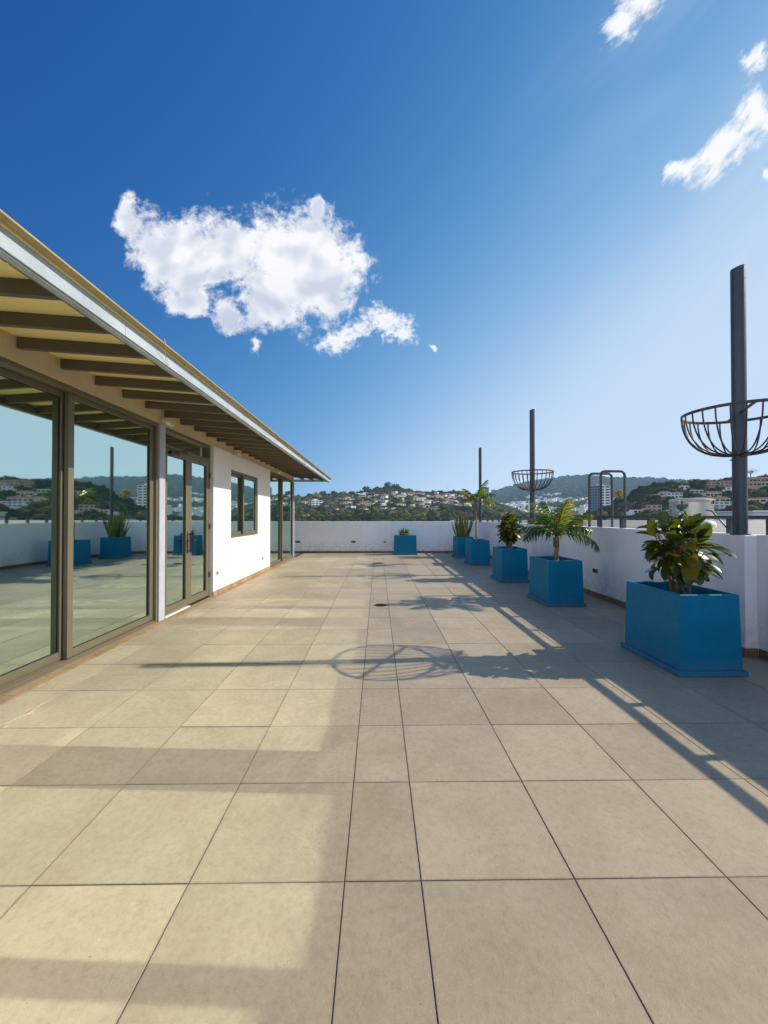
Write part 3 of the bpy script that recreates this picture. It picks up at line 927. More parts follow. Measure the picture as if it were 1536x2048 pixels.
ef = empty('exhaust_fan', (7.0, 9.2, 1.15), 'silver cylindrical rooftop exhaust fan with a lid behind the right parapet', 'fan')
MB().lathe([(.0,.0),(.36,.0),(.36,.04),(.31,.06),(.31,.18)], n=40).build('curb', M['steel'], ef, True)
MB().lathe([(.31,.18),(.405,.19),(.405,.60),(.41,.60)], n=48).build('housing', M['steel'], ef, True)
MB().lathe([(.41,.585),(.418,.60),(.418,.635),(.39,.655),(.30,.672),(0,.68)], n=48).build('lid', M['steel'], ef, True)
for a in (R(-60), R(-150), R(30)):
    MB().box(-.012, .012, -.012, .012, -.05, .03, .004).xf(Matrix.Translation((.422*math.cos(a), .422*math.sin(a), .59)) @ Matrix.Rotation(a, 4, 'Z')).build('clasp', M['rib'], ef)
dv = empty('roof_vent', (6.35, 8.0, 1.15), 'small white domed roof vent in front of the silver exhaust fan', 'vent')
MB().lathe([(.10,.0),(.10,.06),(.185,.06),(.19,.10),(.175,.15),(.12,.19),(0,.21)], n=32).build('cap', M['whitemetal'], dv, True)
hs = MB().tube([(6.62, 8.3, 1.55), (6.70, 8.25, 1.53), (6.76, 8.2, 1.42), (6.80, 8.1, 1.28), (6.84, 8.0, 1.14)], .016, 8).build('conduit', M['rail'], None, True)
tag(hs, 'curved dark conduit dropping beside the white roof vent', 'pipe')
bx = empty('rooftop_unit', (31.4, 30, -3), 'plain white rooftop block beyond the ribbed roof at the right edge', 'building')
MB().box(-4, 12, 0, 8, 0, 4.75, .02).build('wall', M['whitemetal'], bx)
MB().box(-4.1, 12.1, -.1, 8.1, 4.751, 4.84, .02).build('coping', M['parapet'], bx)

# ------------------------------------------------------------------ TERRAIN AND TOWN
YAW, PITCH, FOC = .83, .55, 832.0
def depth_of(phi, r): return r*np.cos(np.clip(phi, -1.05, 1.05)-R(YAW))
def bearing(phi): return 768 + FOC*np.tan(np.clip(phi, -1.15, 1.15)-R(YAW))   # horizontal reading of a bearing
def phi_of(b): return math.atan((b-768)/FOC)+R(YAW)
RIDGE = {   # bearing -> crest height in 1/832 of the distance
 'A': ([-800, 300, 560, 600, 640, 700, 740, 765, 800, 830, 870, 900, 940, 975, 1000, 1040, 1110, 4000], [30, 30, 33, 35, 39, 43, 49, 53, 52, 45, 43, 42, 39, 33, 20, 4, -14, -18]),
 'B': ([-800, 300, 560, 900, 960, 1000, 1050, 1100, 1150, 1180, 1220, 1300, 1360, 1450, 1536, 1800, 4000], [20, 5, 0, 25, 38, 52, 66, 74, 80, 81, 76, 74, 70, 70, 74, 76, 50]),
 'C': ([-800, 1150, 1210, 1250, 1290, 1330, 1400, 1450, 1490, 1536, 1700, 2200, 4000], [-30, -20, 2, 22, 42, 55, 60, 62, 66, 70, 72, 62, 45]),
}
RC = {'A': (250., 850., 1.0), 'B': (850., 3200., 1.25), 'C': (150., 440., .9)}
BASEZ = -21.
def terrain(phi, r):
    phi = np.asarray(phi, float); r = np.asarray(r, float)
    z = np.full(np.broadcast(phi, r).shape, BASEZ)
    bb = bearing(phi)
    for k in 'ABC':
        ra, rc, ex = RC[k]
        e = np.interp(bb, *RIDGE[k])
        zc = EYE + e*depth_of(phi, rc)/FOC
        t = np.clip((r-ra)/(rc-ra), 0, 1)
        up = t**ex*(1-.12*np.sin(t*math.pi))
        dn = np.clip((r-rc)/(rc*.55), 0, 1)
        p = np.where(r <= rc, up, 1-dn*dn*(3-2*dn)*.9)
        z = np.maximum(z, BASEZ + (zc-BASEZ)*p)
    n = np.sin(r*.021+phi*13)*np.cos(phi*31+r*.009)
    z = z + n*np.clip((r-150)/900, 0, 1)*3.0
    return z
def tz(x, y):
    return float(terrain(math.atan2(x, y), math.hypot(x, y)))

phis = np.concatenate([np.radians(np.arange(-180, -40, 4)), np.radians(np.arange(-40, 58, .5)), np.radians(np.arange(58, 180.1, 4))])
rads = np.concatenate([[0.01, 40, 90], np.arange(130, 480, 14), np.arange(480, 1000, 24), np.arange(1000, 3600, 90), [4000, 5000, 7000, 12000, 30000]])
PP, RR = np.meshgrid(phis, rads, indexing='ij')
ZZ = terrain(PP, RR)
ZZ = np.where(RR > 6000, BASEZ-10, ZZ)
V = np.stack([RR*np.sin(PP), RR*np.cos(PP), ZZ], -1).reshape(-1, 3)
npv, nr = len(phis), len(rads)
F = []
for i in range(npv-1):
    for j in range(nr-1): F.append((i*nr+j, i*nr+j+1, (i+1)*nr+j+1, (i+1)*nr+j))
def ground_col(g):
    pos = g.n('ShaderNodeNewGeometry').outputs['Position']
    a = g.noise(pos, .012, 6, .7); b = g.noise(pos, .06, 6, .75)
    c = g.mix(g.mapr(a, .35, .65), (.022, .040, .014), (.065, .065, .028))
    c = g.mix(g.mapr(b, .45, .65), c, (.016, .030, .011))
    return g.mix(g.mapr(a, .64, .72, 0, .6), c, (.13, .10, .06))
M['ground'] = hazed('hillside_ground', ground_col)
me = bpy.data.meshes.new('hills'); me.from_pydata(V.tolist(), [], F); me.materials.append(M['ground'])
me.polygons.foreach_set('use_smooth', [True]*len(me.polygons))
o = bpy.data.objects.new('hills', me); col.objects.link(o); tag(o, kind='structure')

# --- houses
def solid(c): return lambda g: c
WCOLS = [(.84, .82, .77), (.76, .66, .50), (.88, .87, .85), (.62, .42, .30), (.80, .71, .54), (.60, .60, .58)]
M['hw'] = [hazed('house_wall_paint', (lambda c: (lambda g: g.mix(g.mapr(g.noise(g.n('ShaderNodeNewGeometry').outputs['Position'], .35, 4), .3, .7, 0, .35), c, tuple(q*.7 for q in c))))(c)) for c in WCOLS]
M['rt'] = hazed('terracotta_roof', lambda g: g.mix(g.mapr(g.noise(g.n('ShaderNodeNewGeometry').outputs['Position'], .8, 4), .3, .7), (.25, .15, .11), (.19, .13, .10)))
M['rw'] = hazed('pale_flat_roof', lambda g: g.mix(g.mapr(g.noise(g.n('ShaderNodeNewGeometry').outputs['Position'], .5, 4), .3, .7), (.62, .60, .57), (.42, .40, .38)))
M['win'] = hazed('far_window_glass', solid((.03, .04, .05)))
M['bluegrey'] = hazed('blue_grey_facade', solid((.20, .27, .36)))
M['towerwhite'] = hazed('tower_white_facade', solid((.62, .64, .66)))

def house_proto(i, w, d, h, flat, big):
    """returns list of (name, mesh, parent index)"""
    out = []
    rnd = random.Random(100+i)
    mb = MB().box(-w/2, w/2, -d/2, d/2, -6, h)
    if rnd.random() < .6: mb.box(-w/2-w*.35, -w/2+.01, -d/2+1, d/2-.5, -6, h*.55)
    wl = mb.build('wall', M['hw'][i % len(M['hw'])])
    out.append(wl)
    r = MB(); e = .5
    if flat:
        r.box(-w/2-e*.3, w/2+e*.3, -d/2-e*.3, d/2+e*.3, h+.01, h+.35)
    else:
        rh = rnd.uniform(1.2, 2.0)
        vs = [(-w/2-e,-d/2-e,h+.01),(w/2+e,-d/2-e,h+.01),(w/2+e,d/2+e,h+.01),(-w/2-e,d/2+e,h+.01),(-w/2+d*.3,0,h+rh),(w/2-d*.3,0,h+rh)]
        r.add(vs, [(0,3,2,1),(0,1,5,4),(1,2,5),(2,3,4,5),(3,0,4)])
    out.append(r.build('roof', M['rw'] if flat and i % 3 else M['rt']))
    if big:
        fl = 2 if h > 5 else 1
        n = max(2, int(w/3.6))
        for f_ in range(fl):
            for k in range(n):
                x = -w/2 + (k+.5)*w/n; z = f_*h/fl + h/fl*.32
                ww = min(1.1, w/n*.33)*(1 if (k+f_) % 3 else 1.5)
                out.append(MB().box(x-ww, x+ww, -d/2-.05, -d/2+.1, z, z+h/fl*.42).build('window', M['win']))
        out.append(MB().box(w/2-.1, w/2+.05, -1.2, 1.2, h*.2, h*.5).build('window', M['win']))
    for q in out: q.hide_render = False
    return out

occupied = []     # (x, y, radius)
def place_house(parts_, first, x, y, rz, label, group, sc=1.0, sink=0.0, zz=None):
    z = (tz(x, y) if zz is None else zz) - sink
    o = empty('hillside_house', (x, y, z), label, 'house', group, rz=rz); o.scale = (sc, sc, sc)
    for q in parts_:
        c = q if first else q.copy()
        if not first: col.objects.link(c)
        c.parent = o
    return o
protosA = [house_proto(i, w, d, h, fl, i < 4) for i, (w, d, h, fl) in enumerate([(11, 8, 5.5, True), (14, 9, 4, False), (9, 8, 6.5, True), (16, 9, 6, True), (10, 7, 3.6, False), (12, 10, 7, True), (8, 7, 3.5, True), (18, 8, 4.5, False)])]
usedA = set()
hr = random.Random(21)
cnt = 0
LA = 'small pale house among the trees on the middle hillside'
GA = 'houses scattered over the middle hill'
while cnt < 175:
    b = hr.choice([hr.uniform(690, 985), hr.uniform(690, 985), hr.uniform(600, 990)])
    r = 330 + 500*hr.random()**.75
    e = float(terrain(phi_of(b), r)-EYE)/ (r*math.cos(phi_of(b)-R(YAW)))*FOC
    if e < 5 or e > 43 or (b < 690 and e > 30) or (b > 900 and e < 12): continue
    ph = phi_of(b); x, y = r*math.sin(ph), r*math.cos(ph)
    if any((x-q[0])**2+(y-q[1])**2 < 13**2 for q in occupied): continue
    i = hr.randrange(len(protosA)); fs_ = i not in usedA; usedA.add(i)
    place_house(protosA[i], fs_, x, y, hr.choice([.3, .5, .7, .9, 1.1, -.6])+hr.uniform(-.15, .15), LA, GA, sc=hr.uniform(.55, .95), sink=-1.6)
    occupied.append((x, y, 6.5)); cnt += 1
# far town under the big hill: boxes a few pixels each
protosB = []
for i, (w, d, h) in enumerate([(16, 12, 8), (24, 12, 7), (14, 14, 12), (30, 14, 9), (18, 10, 5)]):
    a = MB().box(-w/2, w/2, -d/2, d/2, -8, h).build('wall', M['hw'][(0, 2, 4, 1, 5)[i]])
    b_ = MB().box(-w/2-.5, w/2+.5, -d/2-.5, d/2+.5, h+.02, h+.8).build('roof', M['rt'] if i in (1, 4) else M['rw'])
    protosB.append([a, b_])
usedB = set(); cnt = 0; tries = 0; town = []
while cnt < 430 and tries < 14000:
    tries += 1
    b = hr.choice([hr.uniform(955, 1190), hr.uniform(955, 1120), hr.uniform(960, 1360)])
    r = 950 + 1250*hr.random()
    ph = phi_of(b); x, y = r*math.sin(ph), r*math.cos(ph)
    e = float(terrain(ph, r)-EYE)/(r*math.cos(ph-R(YAW)))*FOC
    if e < -6 or e > (46 if b < 1120 else 36) or (b > 1120 and hr.random() < .4): continue
    if mnoise.noise(Vector((x*.004, y*.004, 3))) < -.22: continue
    if any((x-q[0])**2+(y-q[1])**2 < 22**2 for q in occupied): continue
    town.append((r, x, y)); occupied.append((x, y, 13)); cnt += 1
town.sort()
for r, x, y in town[:95]:
    i = hr.randrange(5); fs_ = i not in usedB; usedB.add(i)
    place_house(protosB[i], fs_, x, y, hr.uniform(-1.5, 1.5), 'tiny distant building in the town below the big green hill', 'distant town buildings below the big hill', sc=hr.uniform(.6, 1.05))
mb = MB()
for r, x, y in town[95:]:
    w, d, h = hr.uniform(9, 24), hr.uniform(9, 14), hr.uniform(4, 11); z = tz(x, y); a_ = hr.uniform(-1.5, 1.5); n0 = len(mb.v)
    mb.box(-w/2, w/2, -d/2, d/2, -8, h); ca, sa = math.cos(a_), math.sin(a_)
    mb.v[n0:] = [(p[0]*ca-p[1]*sa+x, p[0]*sa+p[1]*ca+y, p[2]+z) for p in mb.v[n0:]]
tag(mb.build('distant_town', M['hw'][0]), 'mass of tiny pale houses far off on the lower slope of the big hill', 'town', kind='stuff')
# right hillside, larger villas with windows
villas = [ # bearing, distance, width, depth, height, flat?, wall colour index, label
 (1278, 330, 16, 9, 4.2, True, 2, 'long low white villa left of the salmon house on the right hillside'),
 (1308, 322, 13, 10, 6.2, True, 3, 'salmon two storey house with balcony on the right hillside'),
 (1329, 385, 12, 8, 4.5, False, 1, 'cream house with a tiled roof above the salmon house'),
 (1348, 372, 15, 8, 6.0, True, 2, 'white two storey house with many windows above the silver fan'),
 (1343, 300, 14, 8, 3.0, True, 0, 'low pale wall like house just above the silver fan'),
 (1393, 390, 12, 8, 4.5, True, 5, 'grey flat roofed house between the silver fan and the big pole'),
 (1399, 345, 13, 9, 3.6, False, 2, 'small white house with a red roof left of the big pole'),
 (1424, 372, 15, 9, 5.0, False, 4, 'cream villa with a tiled roof left of the big pole'),
 (1434, 345, 20, 9, 3.8, False, 1, 'broad brown roofed house left of the big pole'),
 (1455, 318, 22, 9, 5.2, True, 2, 'broad white block just left of the big pole'),
 (1436, 425, 22, 9, 6.0, False, 3, 'salmon row house on the ridge left of the big pole'),
 (1456, 422, 17, 9, 6.5, False, 3, 'pink gabled house on the ridge touching the big pole'),
 (1462, 395, 9, 7, 5.5, True, 2, 'narrow white house under the ridge beside the big pole'),
 (1521, 405, 34, 10, 9.0, False, 3, 'large orange brick apartment row on the ridge right of the big pole'),
 (1520, 330, 24, 9, 4.0, False, 1, 'tan house with a tiled roof right of the big pole'),
 (1265, 250, 12, 8, 4.0, True, 2, 'white house low on the slope beside the tall tower'),
 (1232, 300, 14, 8, 7.5, True, 5, 'grey house low behind the ladder hoops'),
 (1368, 415, 10, 8, 5, True, 0, 'pale house high on the ridge above the silver fan'),
]
for i, (b, r, w, d, h, fl, ci, lab) in enumerate(villas):
    ph = phi_of(b); x, y = r*math.sin(ph), r*math.cos(ph)
    pts_ = house_proto(i, w, d, h, fl, True)
    pts_[0].data.materials[0] = M['hw'][ci]
    pts_[1].data.materials[0] = M['rw'] if fl else M['rt']
    place_house(pts_, True, x, y, -ph + hr.uniform(.05, .55), lab, 'villas on the right hillside', sc=.64, sink=-1.9)
    occupied.append((x, y, w*.40))
    occupied.append((x*.98, y*.98, w*.3))
# villas farther right, seen in the glass reflection
for k in range(7):
    b = 1590+k*75+hr.uniform(-12, 12); r = hr.uniform(270, 420); ph = phi_of(b); x, y = r*math.sin(ph), r*math.cos(ph)
    i = hr.randrange(len(protosA)); fs_ = i not in usedA; usedA.add(i)
    place_house(protosA[i], fs_, x, y, -ph+hr.uniform(-.5, .5), 'pale villa mirrored in the sliding glass doors', 'villas beyond the right edge of the view', sink=-1)
    occupied.append((x, y, 10))
for lst, us in ((protosA, usedA), (protosB, usedB)):
    for i, pr_ in enumerate(lst):
        if i not in us:
            for q in pr_: bpy.data.objects.remove(q)

# apartment blocks
def block(b, r, ebase, etop, w, d, rot, label, floors, cols_, side_cols, mw, ms, name='apartment_block'):
    ph = phi_of(b); x, y = r*math.sin(ph), r*math.cos(ph); dep = r*math.cos(ph-R(YAW))
    z0 = EYE+ebase*dep/FOC; H = (etop-ebase)*dep/FOC
    o = empty(name, (x, y, z0), label, 'building', rz=-ph+rot)
    MB().box(-w/2, w/2, -d/2, d/2, -14, H).build('wall', mw, o)
    MB().box(-w/2-.02, -w/2+.3, -d/2-.3, d/2+.1, -14, H+.2).build('side_wall', ms, o)
    MB().box(-w*.2, w*.15, -d*.2, d*.2, H+.01, H+2.2).build('lift_house', mw, o)
    fh = H/floors
    wm = None; sm = None; ledge = None
    for f_ in range(floors):
        for k in range(cols_):
            cw = w/cols_
            if wm is None:
                wm = MB().box(-cw*.36, cw*.36, -.12, .3, 0, fh*.5).build('window', M['win'], o); q = wm
            else: q = wm.copy(); col.objects.link(q)
            q.location = (-w/2+(k+.5)*cw, -d/2, fh*(f_+.28)); q.parent = o
        for k in range(side_cols):
            cd = d/side_cols
            if sm is None:
                sm = MB().box(-.12, .3, -cd*.3, cd*.3, 0, fh*.5).build('window', M['win'], o); q = sm
            else: q = sm.copy(); col.objects.link(q)
            q.location = (-w/2-.02, -d/2+(k+.5)*cd, fh*(f_+.28)); q.parent = o
    occupied.append((x, y, max(w, d)*.6)); occupied.append((x*.97, y*.97, w*.5))
    return o
block(630, 640, 12, 32, 17, 14, R(24), 'white five storey apartment block on the hillside beside the eave end', 5, 3, 2, M['towerwhite'], M['hw'][5])
block(1200, 620, -14, 61, 17, 17, R(44), 'tall blue grey apartment tower seen through the ladder hoops', 14, 2, 4, M['towerwhite'], M['bluegrey'], 'apartment_tower')
block(971, 1500, 20, 58, 24, 14, R(-10), 'pale slab tower peeking above the trees behind the tall palm', 8, 4, 1, M['bluegrey'], M['hw'][5], 'apartment_tower')
block(1262, 540, -3, 10, 16, 10, R(20), 'low white building at the foot of the tall tower', 2, 4, 1, M['hw'][2], M['hw'][0])

# --- trees
def jag_sphere(sub, seed, jag=.28):
    import bmesh
    bm = bmesh.new(); bmesh.ops.create_icosphere(bm, subdivisions=sub, radius=1)
    r_ = np.random.default_rng(seed)
    vs = np.array([v.co[:] for v in bm.verts]); fs = [[v.index for v in f.verts] for f in bm.faces]; bm.free()
    n = np.array([mnoise.noise(Vector(v*1.7)+Vector((seed*3, 0, 0))) for v in vs])
    vs = vs*(1+n[:, None]*.55+r_.uniform(-jag, jag, (len(vs), 1)))
    vs[:, 2] = vs[:, 2]*.78
    return vs, np.array(fs)
def blob_field(name, pts, mat, subs, label=None, cat=None):
    """pts: list of (x, y, z, r, colour); one mesh of jagged crowns, flat shaded so each facet reads as a leaf clump"""
    protos = [jag_sphere(subs, s) for s in range(5)]
    VV = []; FF = []; CC = []; o_ = 0
    for k, (x, y, z, r, c) in enumerate(pts):
        vs, fs = protos[k % 5]
        a = rng.uniform(0, 6.28); ca, sa = math.cos(a), math.sin(a)
        q = vs*r*rng.uniform(.85, 1.15, 3)
        q = np.stack([q[:,0]*ca-q[:,1]*sa+x, q[:,0]*sa+q[:,1]*ca+y, q[:,2]+z], 1)
        VV.append(q); FF.append(fs+o_); o_ += len(vs)
        j = np.clip(1+rng.normal(0, .18, (len(fs), 1)), .5, 1.6)
        CC.append(np.repeat(np.concatenate([np.array(c)[None, :]*j, np.ones((len(fs), 1))], 1), 3, axis=0))
    VV = np.concatenate(VV); FF = np.concatenate(FF); CC = np.concatenate(CC)
    me = bpy.data.meshes.new(name)
    me.vertices.add(len(VV)); me.vertices.foreach_set('co', VV.ravel().astype(np.float32))
    me.loops.add(FF.size); me.loops.foreach_set('vertex_index', FF.ravel().astype(np.int32))
    me.polygons.add(len(FF)); me.polygons.foreach_set('loop_start', (np.arange(len(FF))*3).astype(np.int32))
    ca_ = me.color_attributes.new('leaf', 'FLOAT_COLOR', 'CORNER'); ca_.data.foreach_set('color', CC.ravel().astype(np.float32))
    me.update(calc_edges=True); me.validate()
    me.materials.append(mat)
    ob = bpy.data.objects.new(name, me); col.objects.link(ob)
    return tag(ob, label, cat, kind='stuff')
def leafcol(g):
    at = g.n('ShaderNodeAttribute', attribute_name='leaf')
    pos = g.n('ShaderNodeNewGeometry').outputs['Position']
    n = g.noise(pos, .7, 5, .75)
    return g.mix(g.mapr(n, .38, .6, .75, 0), at.outputs['Color'], (.006, .010, .004))
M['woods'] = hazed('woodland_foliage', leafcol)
TC = [(.035, .060, .014), (.048, .078, .018), (.070, .092, .026), (.088, .080, .034), (.115, .092, .052), (.028, .046, .015), (.092, .115, .030)]
occ = np.array(occupied)
def free(x, y, r):
    d2 = (occ[:,0]-x)**2+(occ[:,1]-y)**2
    if (d2 < (occ[:,2]+r*.6)**2).any(): return False
    k = 1.0 + (r*1.5)/max(60, math.hypot(x, y))   # keep the strip just in front of a house open
    d3 = (occ[:,0]-x*k)**2+(occ[:,1]-y*k)**2
    return not (d3 < (occ[:,2]*.8)**2).any()
def scatter(n, b0, b1, r0, r1, s0, s1, seed, thin=None, ex=.5):
    r_ = random.Random(seed); out = []
    for _ in range(n):
        ph = r_.uniform(phi_of(b0), phi_of(b1)); r = math.sqrt(r_.uniform(r0*r0, r1*r1))
        x, y = r*math.sin(ph), r*math.cos(ph); s = r_.uniform(s0, s1)*(1 if r_.random() < .85 else 1.35)
        if thin and thin(x, y, r, bearing(ph)) > r_.random(): continue
        if not free(x, y, s): continue
        nn = mnoise.noise(Vector((x*.012, y*.012, 0)))
        c = TC[int(max(0, min(len(TC)-1, (nn*.9+.5)*len(TC) + r_.uniform(-2, 2))))]
        v = r_.uniform(.75, 1.3)
        out.append((x, y, tz(x, y)+s*.45, s, tuple(q*v for q in c)))
    return out
near = scatter(3600, 1130, 2000, 150, 455, 2.0, 4.4, 1)
near += scatter(500, 560, 1180, 200, 330, 2.6, 5.0, 2)
blob_field('woodland', near, M['woods'], 3 if False else 2, 'dark green woodland covering the right hillside', 'woodland')
mid = scatter(5200, 520, 1040, 300, 880, 2.6, 5.6, 3)
mid += scatter(1500, 1000, 1330, 330, 900, 3.0, 6.0, 4)
mid += scatter(300, 100, 560, 500, 880, 4, 8, 6)
blob_field('woodland', mid, M['woods'], 2, 'dark and olive woodland covering the middle hill between the houses', 'woodland')
far = scatter(5200, 900, 1620, 900, 3250, 7, 15, 5, thin=lambda x, y, r, b: .45 if r < 2200 and b < 1360 else 0)
blob_field('woodland', far, M['woods'], 1, 'hazy blue green forest covering the big far hill', 'woodland')

# individual trees
def crown(mb, R_, H_, n, seed, col_, leaf=.55, holes=.25, zc=0, flat=1.0):
    rnd = random.Random(seed)
    lobes = [(Vector((rnd.uniform(-.6, .6)*R_, rnd.uniform(-.6, .6)*R_, zc+rnd.uniform(-.35, .45)*H_)), rnd.uniform(.35, .6)) for _ in range(9)]
    for i in range(n):
        c, s = rnd.choice(lobes)
        v = Vector((rnd.gauss(0, 1), rnd.gauss(0, 1), rnd.gauss(0, 1))).normalized()*(rnd.random()**.33)
        p = c + Vector((v.x*R_*s, v.y*R_*s, v.z*H_*.5*s*1.3))
        l = leaf*rnd.uniform(.6, 1.4)
        a = Vector((rnd.gauss(0, 1), rnd.gauss(0, 1), rnd.gauss(0, 1))).normalized(); b = a.orthogonal().normalized()
        sh = rnd.uniform(.6, 1.35)
        mb.add([p-a*l-b*l*.5, p+a*l-b*l*.4, p+a*l*.8+b*l*.6, p-a*l*.7+b*l*.5], [(0,1,2,3)], (col_[0]*sh, col_[1]*sh, col_[2]*sh, 1))
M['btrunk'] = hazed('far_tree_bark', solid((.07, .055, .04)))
def tree(b, r, name, label, cat, Rr, Hh, th, color, seed, group=None, n=420, leaf=.6, dz=0):
    ph = phi_of(b); x, y = r*math.sin(ph), r*math.cos(ph)
    o = empty(name, (x, y, tz(x, y)+dz), label, cat, group)
    rnd = random.Random(seed)
    t = MB(); t.tube([(0,0,-2), (.1,0,th*.5), (0,.1,th)], [.45, .33, .25], 7)
    for k in range(6):
        a = k*1.05+rnd.uniform(-.3, .3); L = Rr*rnd.uniform(.5, .85)
        t.tube([(0,0,th*.85), (math.cos(a)*L*.5, math.sin(a)*L*.5, th+Hh*.2), (math.cos(a)*L, math.sin(a)*L, th+Hh*rnd.uniform(.25, .6))], [.2, .13, .05], 5)
    t.build('trunk', M['btrunk'], o)
    mb = MB(); crown(mb, Rr, Hh, n, seed, color, leaf, zc=th+Hh*.35); mb.build('crown', M['woods'], o, attr='leaf')
    return o
YEL = (.62, .42, .02)
ytrees = [(611, 420, 4.0, 'bright yellow flowering tree below the white apartment block'), (603, 300, 3.6, 'yellow flowering tree low behind the far railing near the eave corner'),
 (625, 300, 3.0, 'small yellow flowering tree low behind the far railing right of its twin'), (634, 800, 9.0, 'pale yellow tree high on the ridge above the white apartment block'),
 (1243, 430, 5.5, 'golden yellow flowering tree at the end of the right hillside ridge')]
for k, (b, r, s, lab) in enumerate(ytrees):
    dz = {0: 4, 1: 7.5, 2: 7.5, 3: 4, 4: 9}[k]
    tree(b, r, 'yellow_tree', lab, 'tree', s*1.1, s*1.25, 3, YEL if k != 3 else (.35, .27, .03), 40+k, 'yellow flowering trees', 380, .55*s/4, dz=dz-2)
sk_ = [(597, 5), (618, 6), (646, 6.5), (668, 5.5), (686, 5), (706, 4.5), (717, 4), (733, 7.5), (752, 6), (776, 9), (791, 7), (820, 5), (836, 4), (868, 5.5), (884, 4.5), (905, 6), (929, 6), (948, 4.5)]
for k, (b, s) in enumerate(sk_):
    tree(b, 835, 'ridge_tree', 'dark round tree standing on the crest of the middle hill', 'tree', s*1.15, s*1.3, s*.5+1, random.Random(k).choice(TC), 60+k, 'trees along the crest of the middle hill', 300, .14*s+.35)
sk2 = [(1292, 4), (1302, 5), (1320, 5.5), (1341, 5), (1352, 4), (1378, 4.5), (1395, 4), (1412, 5), (1427, 5), (1446, 4.5), (1500, 4), (1530, 4.5), (1575, 5), (1640, 6), (1700, 5), (1760, 5)]
for k, (b, s) in enumerate(sk2):
    tree(b, 432, 'ridge_tree', 'dark bushy tree standing on the crest of the right hillside', 'tree', s*1.1, s*1.15, s*.4, random.Random(k+5).choice(TC[:4]), 90+k, 'trees along the crest of the right hillside', 420, .55)
# cypress and open crowned ceiba
cyp = tree(1334, 425, 'cypress_tree', 'slim dark cypress spiking above the right ridge', 'tree', 1.0, 8.5, 1, (.015, .028, .012), 201, None, 400, .4)
tree(1378, 330, 'cypress_tree', 'slim dark cypress on the slope above the silver fan', 'tree', 1.1, 8, 1, (.015, .028, .012), 202, None, 400, .4)
tree(1502, 438, 'ceiba_tree', 'sparse thin crowned tree on the skyline right of the big pole', 'tree', 4.5, 3.6, 6.5, (.06, .06, .035), 203, None, 150, .35, dz=2)
# masts on the ridge
for b, r, h, lab in ((896, 845, 19, 'thin radio mast on the crest of the middle hill'), (600, 690, 17, 'thin mast among the trees by the eave end')):
    ph = phi_of(b); x, y = r*math.sin(ph), r*math.cos(ph)
    q = MB().tube([(0,0,0), (0,0,h)], [.28, .12], 6).build('radio_mast', M['bluegrey'], None); q.location = (x, y, tz(x, y)); tag(q, lab, 'mast')

# ------------------------------------------------------------------ WORLD: Nishita sky with clouds by direction
world = bpy.data.worlds.new('World'); scene.world = world; world.use_nodes = True
nt = world.node_tree; nt.nodes.clear(); g = NT(nt)
wo = g.n('ShaderNodeOutputWorld'); bg = g.n('ShaderNodeBackground'); g.link(bg.outputs[0], wo.inputs[0])
sky = g.n('ShaderNodeTexSky'); sky.sky_type = 'NISHITA'; sky.sun_disc = False
sky.sun_elevation = R(SUN_EL); sky.sun_rotation = R(90-SUN_AZ)
sky.altitude = 600; sky.air_density = 1.0; sky.dust_density = .6; sky.ozone_density = 2.2
bg.inputs['Strength'].default_value = .10
tc = g.n('ShaderNodeTexCoord'); d = tc.outputs['Generated']
sx = g.n('ShaderNodeSeparateXYZ'); g.link(d, sx.inputs[0])
dx, dy, dz = sx.outputs
ysafe = g.math('MAXIMUM', dy, .02)
u = g.math('DIVIDE', dx, ysafe); v = g.math('DIVIDE', dz, ysafe)
front = g.mapr(dy, .02, .08)
cmb = g.n('ShaderNodeCombineXYZ'); g.link(u, cmb.inputs[0]); g.link(v, cmb.inputs[1])
uv = cmb.outputs[0]
def uvp(px, py):
    t = math.tan(phi_of(px)); c = math.cos(phi_of(px)); dep = math.cos(phi_of(px)-R(YAW))
    return (t, (1033-py)/FOC*dep/c)
def blob(px, py, a, b, rot=0):
    mp = g.n('ShaderNodeMapping', vector_type='TEXTURE'); g.link(uvw, mp.inputs[0])
    c = uvp(px, py); mp.inputs['Location'].default_value = (c[0], c[1], 0); mp.inputs['Rotation'].default_value = (0, 0, R(rot)); mp.inputs['Scale'].default_value = (a/FOC, b/FOC, 1)
    ln = g.n('ShaderNodeVectorMath', operation='LENGTH'); g.link(mp.outputs[0], ln.inputs[0])
    return g.math('SUBTRACT', 1.0, ln.outputs['Value'])
# warp
nz = g.n('ShaderNodeTexNoise'); g.link(uv, nz.inputs['Vector']); nz.inputs['Scale'].default_value = 9; nz.inputs['Detail'].default_value = 5
wv = g.n('ShaderNodeVectorMath', operation='MULTIPLY_ADD'); g.link(nz.outputs['Color'], wv.inputs[0]); wv.inputs[1].default_value = (.10, .10, 0)
sb = g.n('ShaderNodeVectorMath', operation='SUBTRACT'); g.link(uv, sb.inputs[0]); sb.inputs[1].default_value = (.05, .05, 0); g.link(sb.outputs[0], wv.inputs[2])
uvw = wv.outputs[0]
def union(lst):
    f = lst[0]
    for q in lst[1:]: f = g.math('SMOOTH_MAX', f, q, .34)
    return f
F1 = g.math('SUBTRACT', union([blob(*q) for q in [(350, 500, 100, 105), (595, 525, 150, 135), (650, 545, 90, 110), (258, 436, 30, 58, 12), (460, 500, 90, 80), (540, 600, 85, 70), (370, 605, 60, 26), (450, 630, 45, 38, -30), (628, 418, 16, 42), (380, 560, 55, 60), (430, 555, 40, 34)]]), .05)
F2 = union([blob(*q) for q in [(765, 645, 75, 38, 5), (685, 672, 66, 28, 12), (800, 672, 40, 26, 20), (510, 690, 16, 20), (868, 686, 14, 5)]])
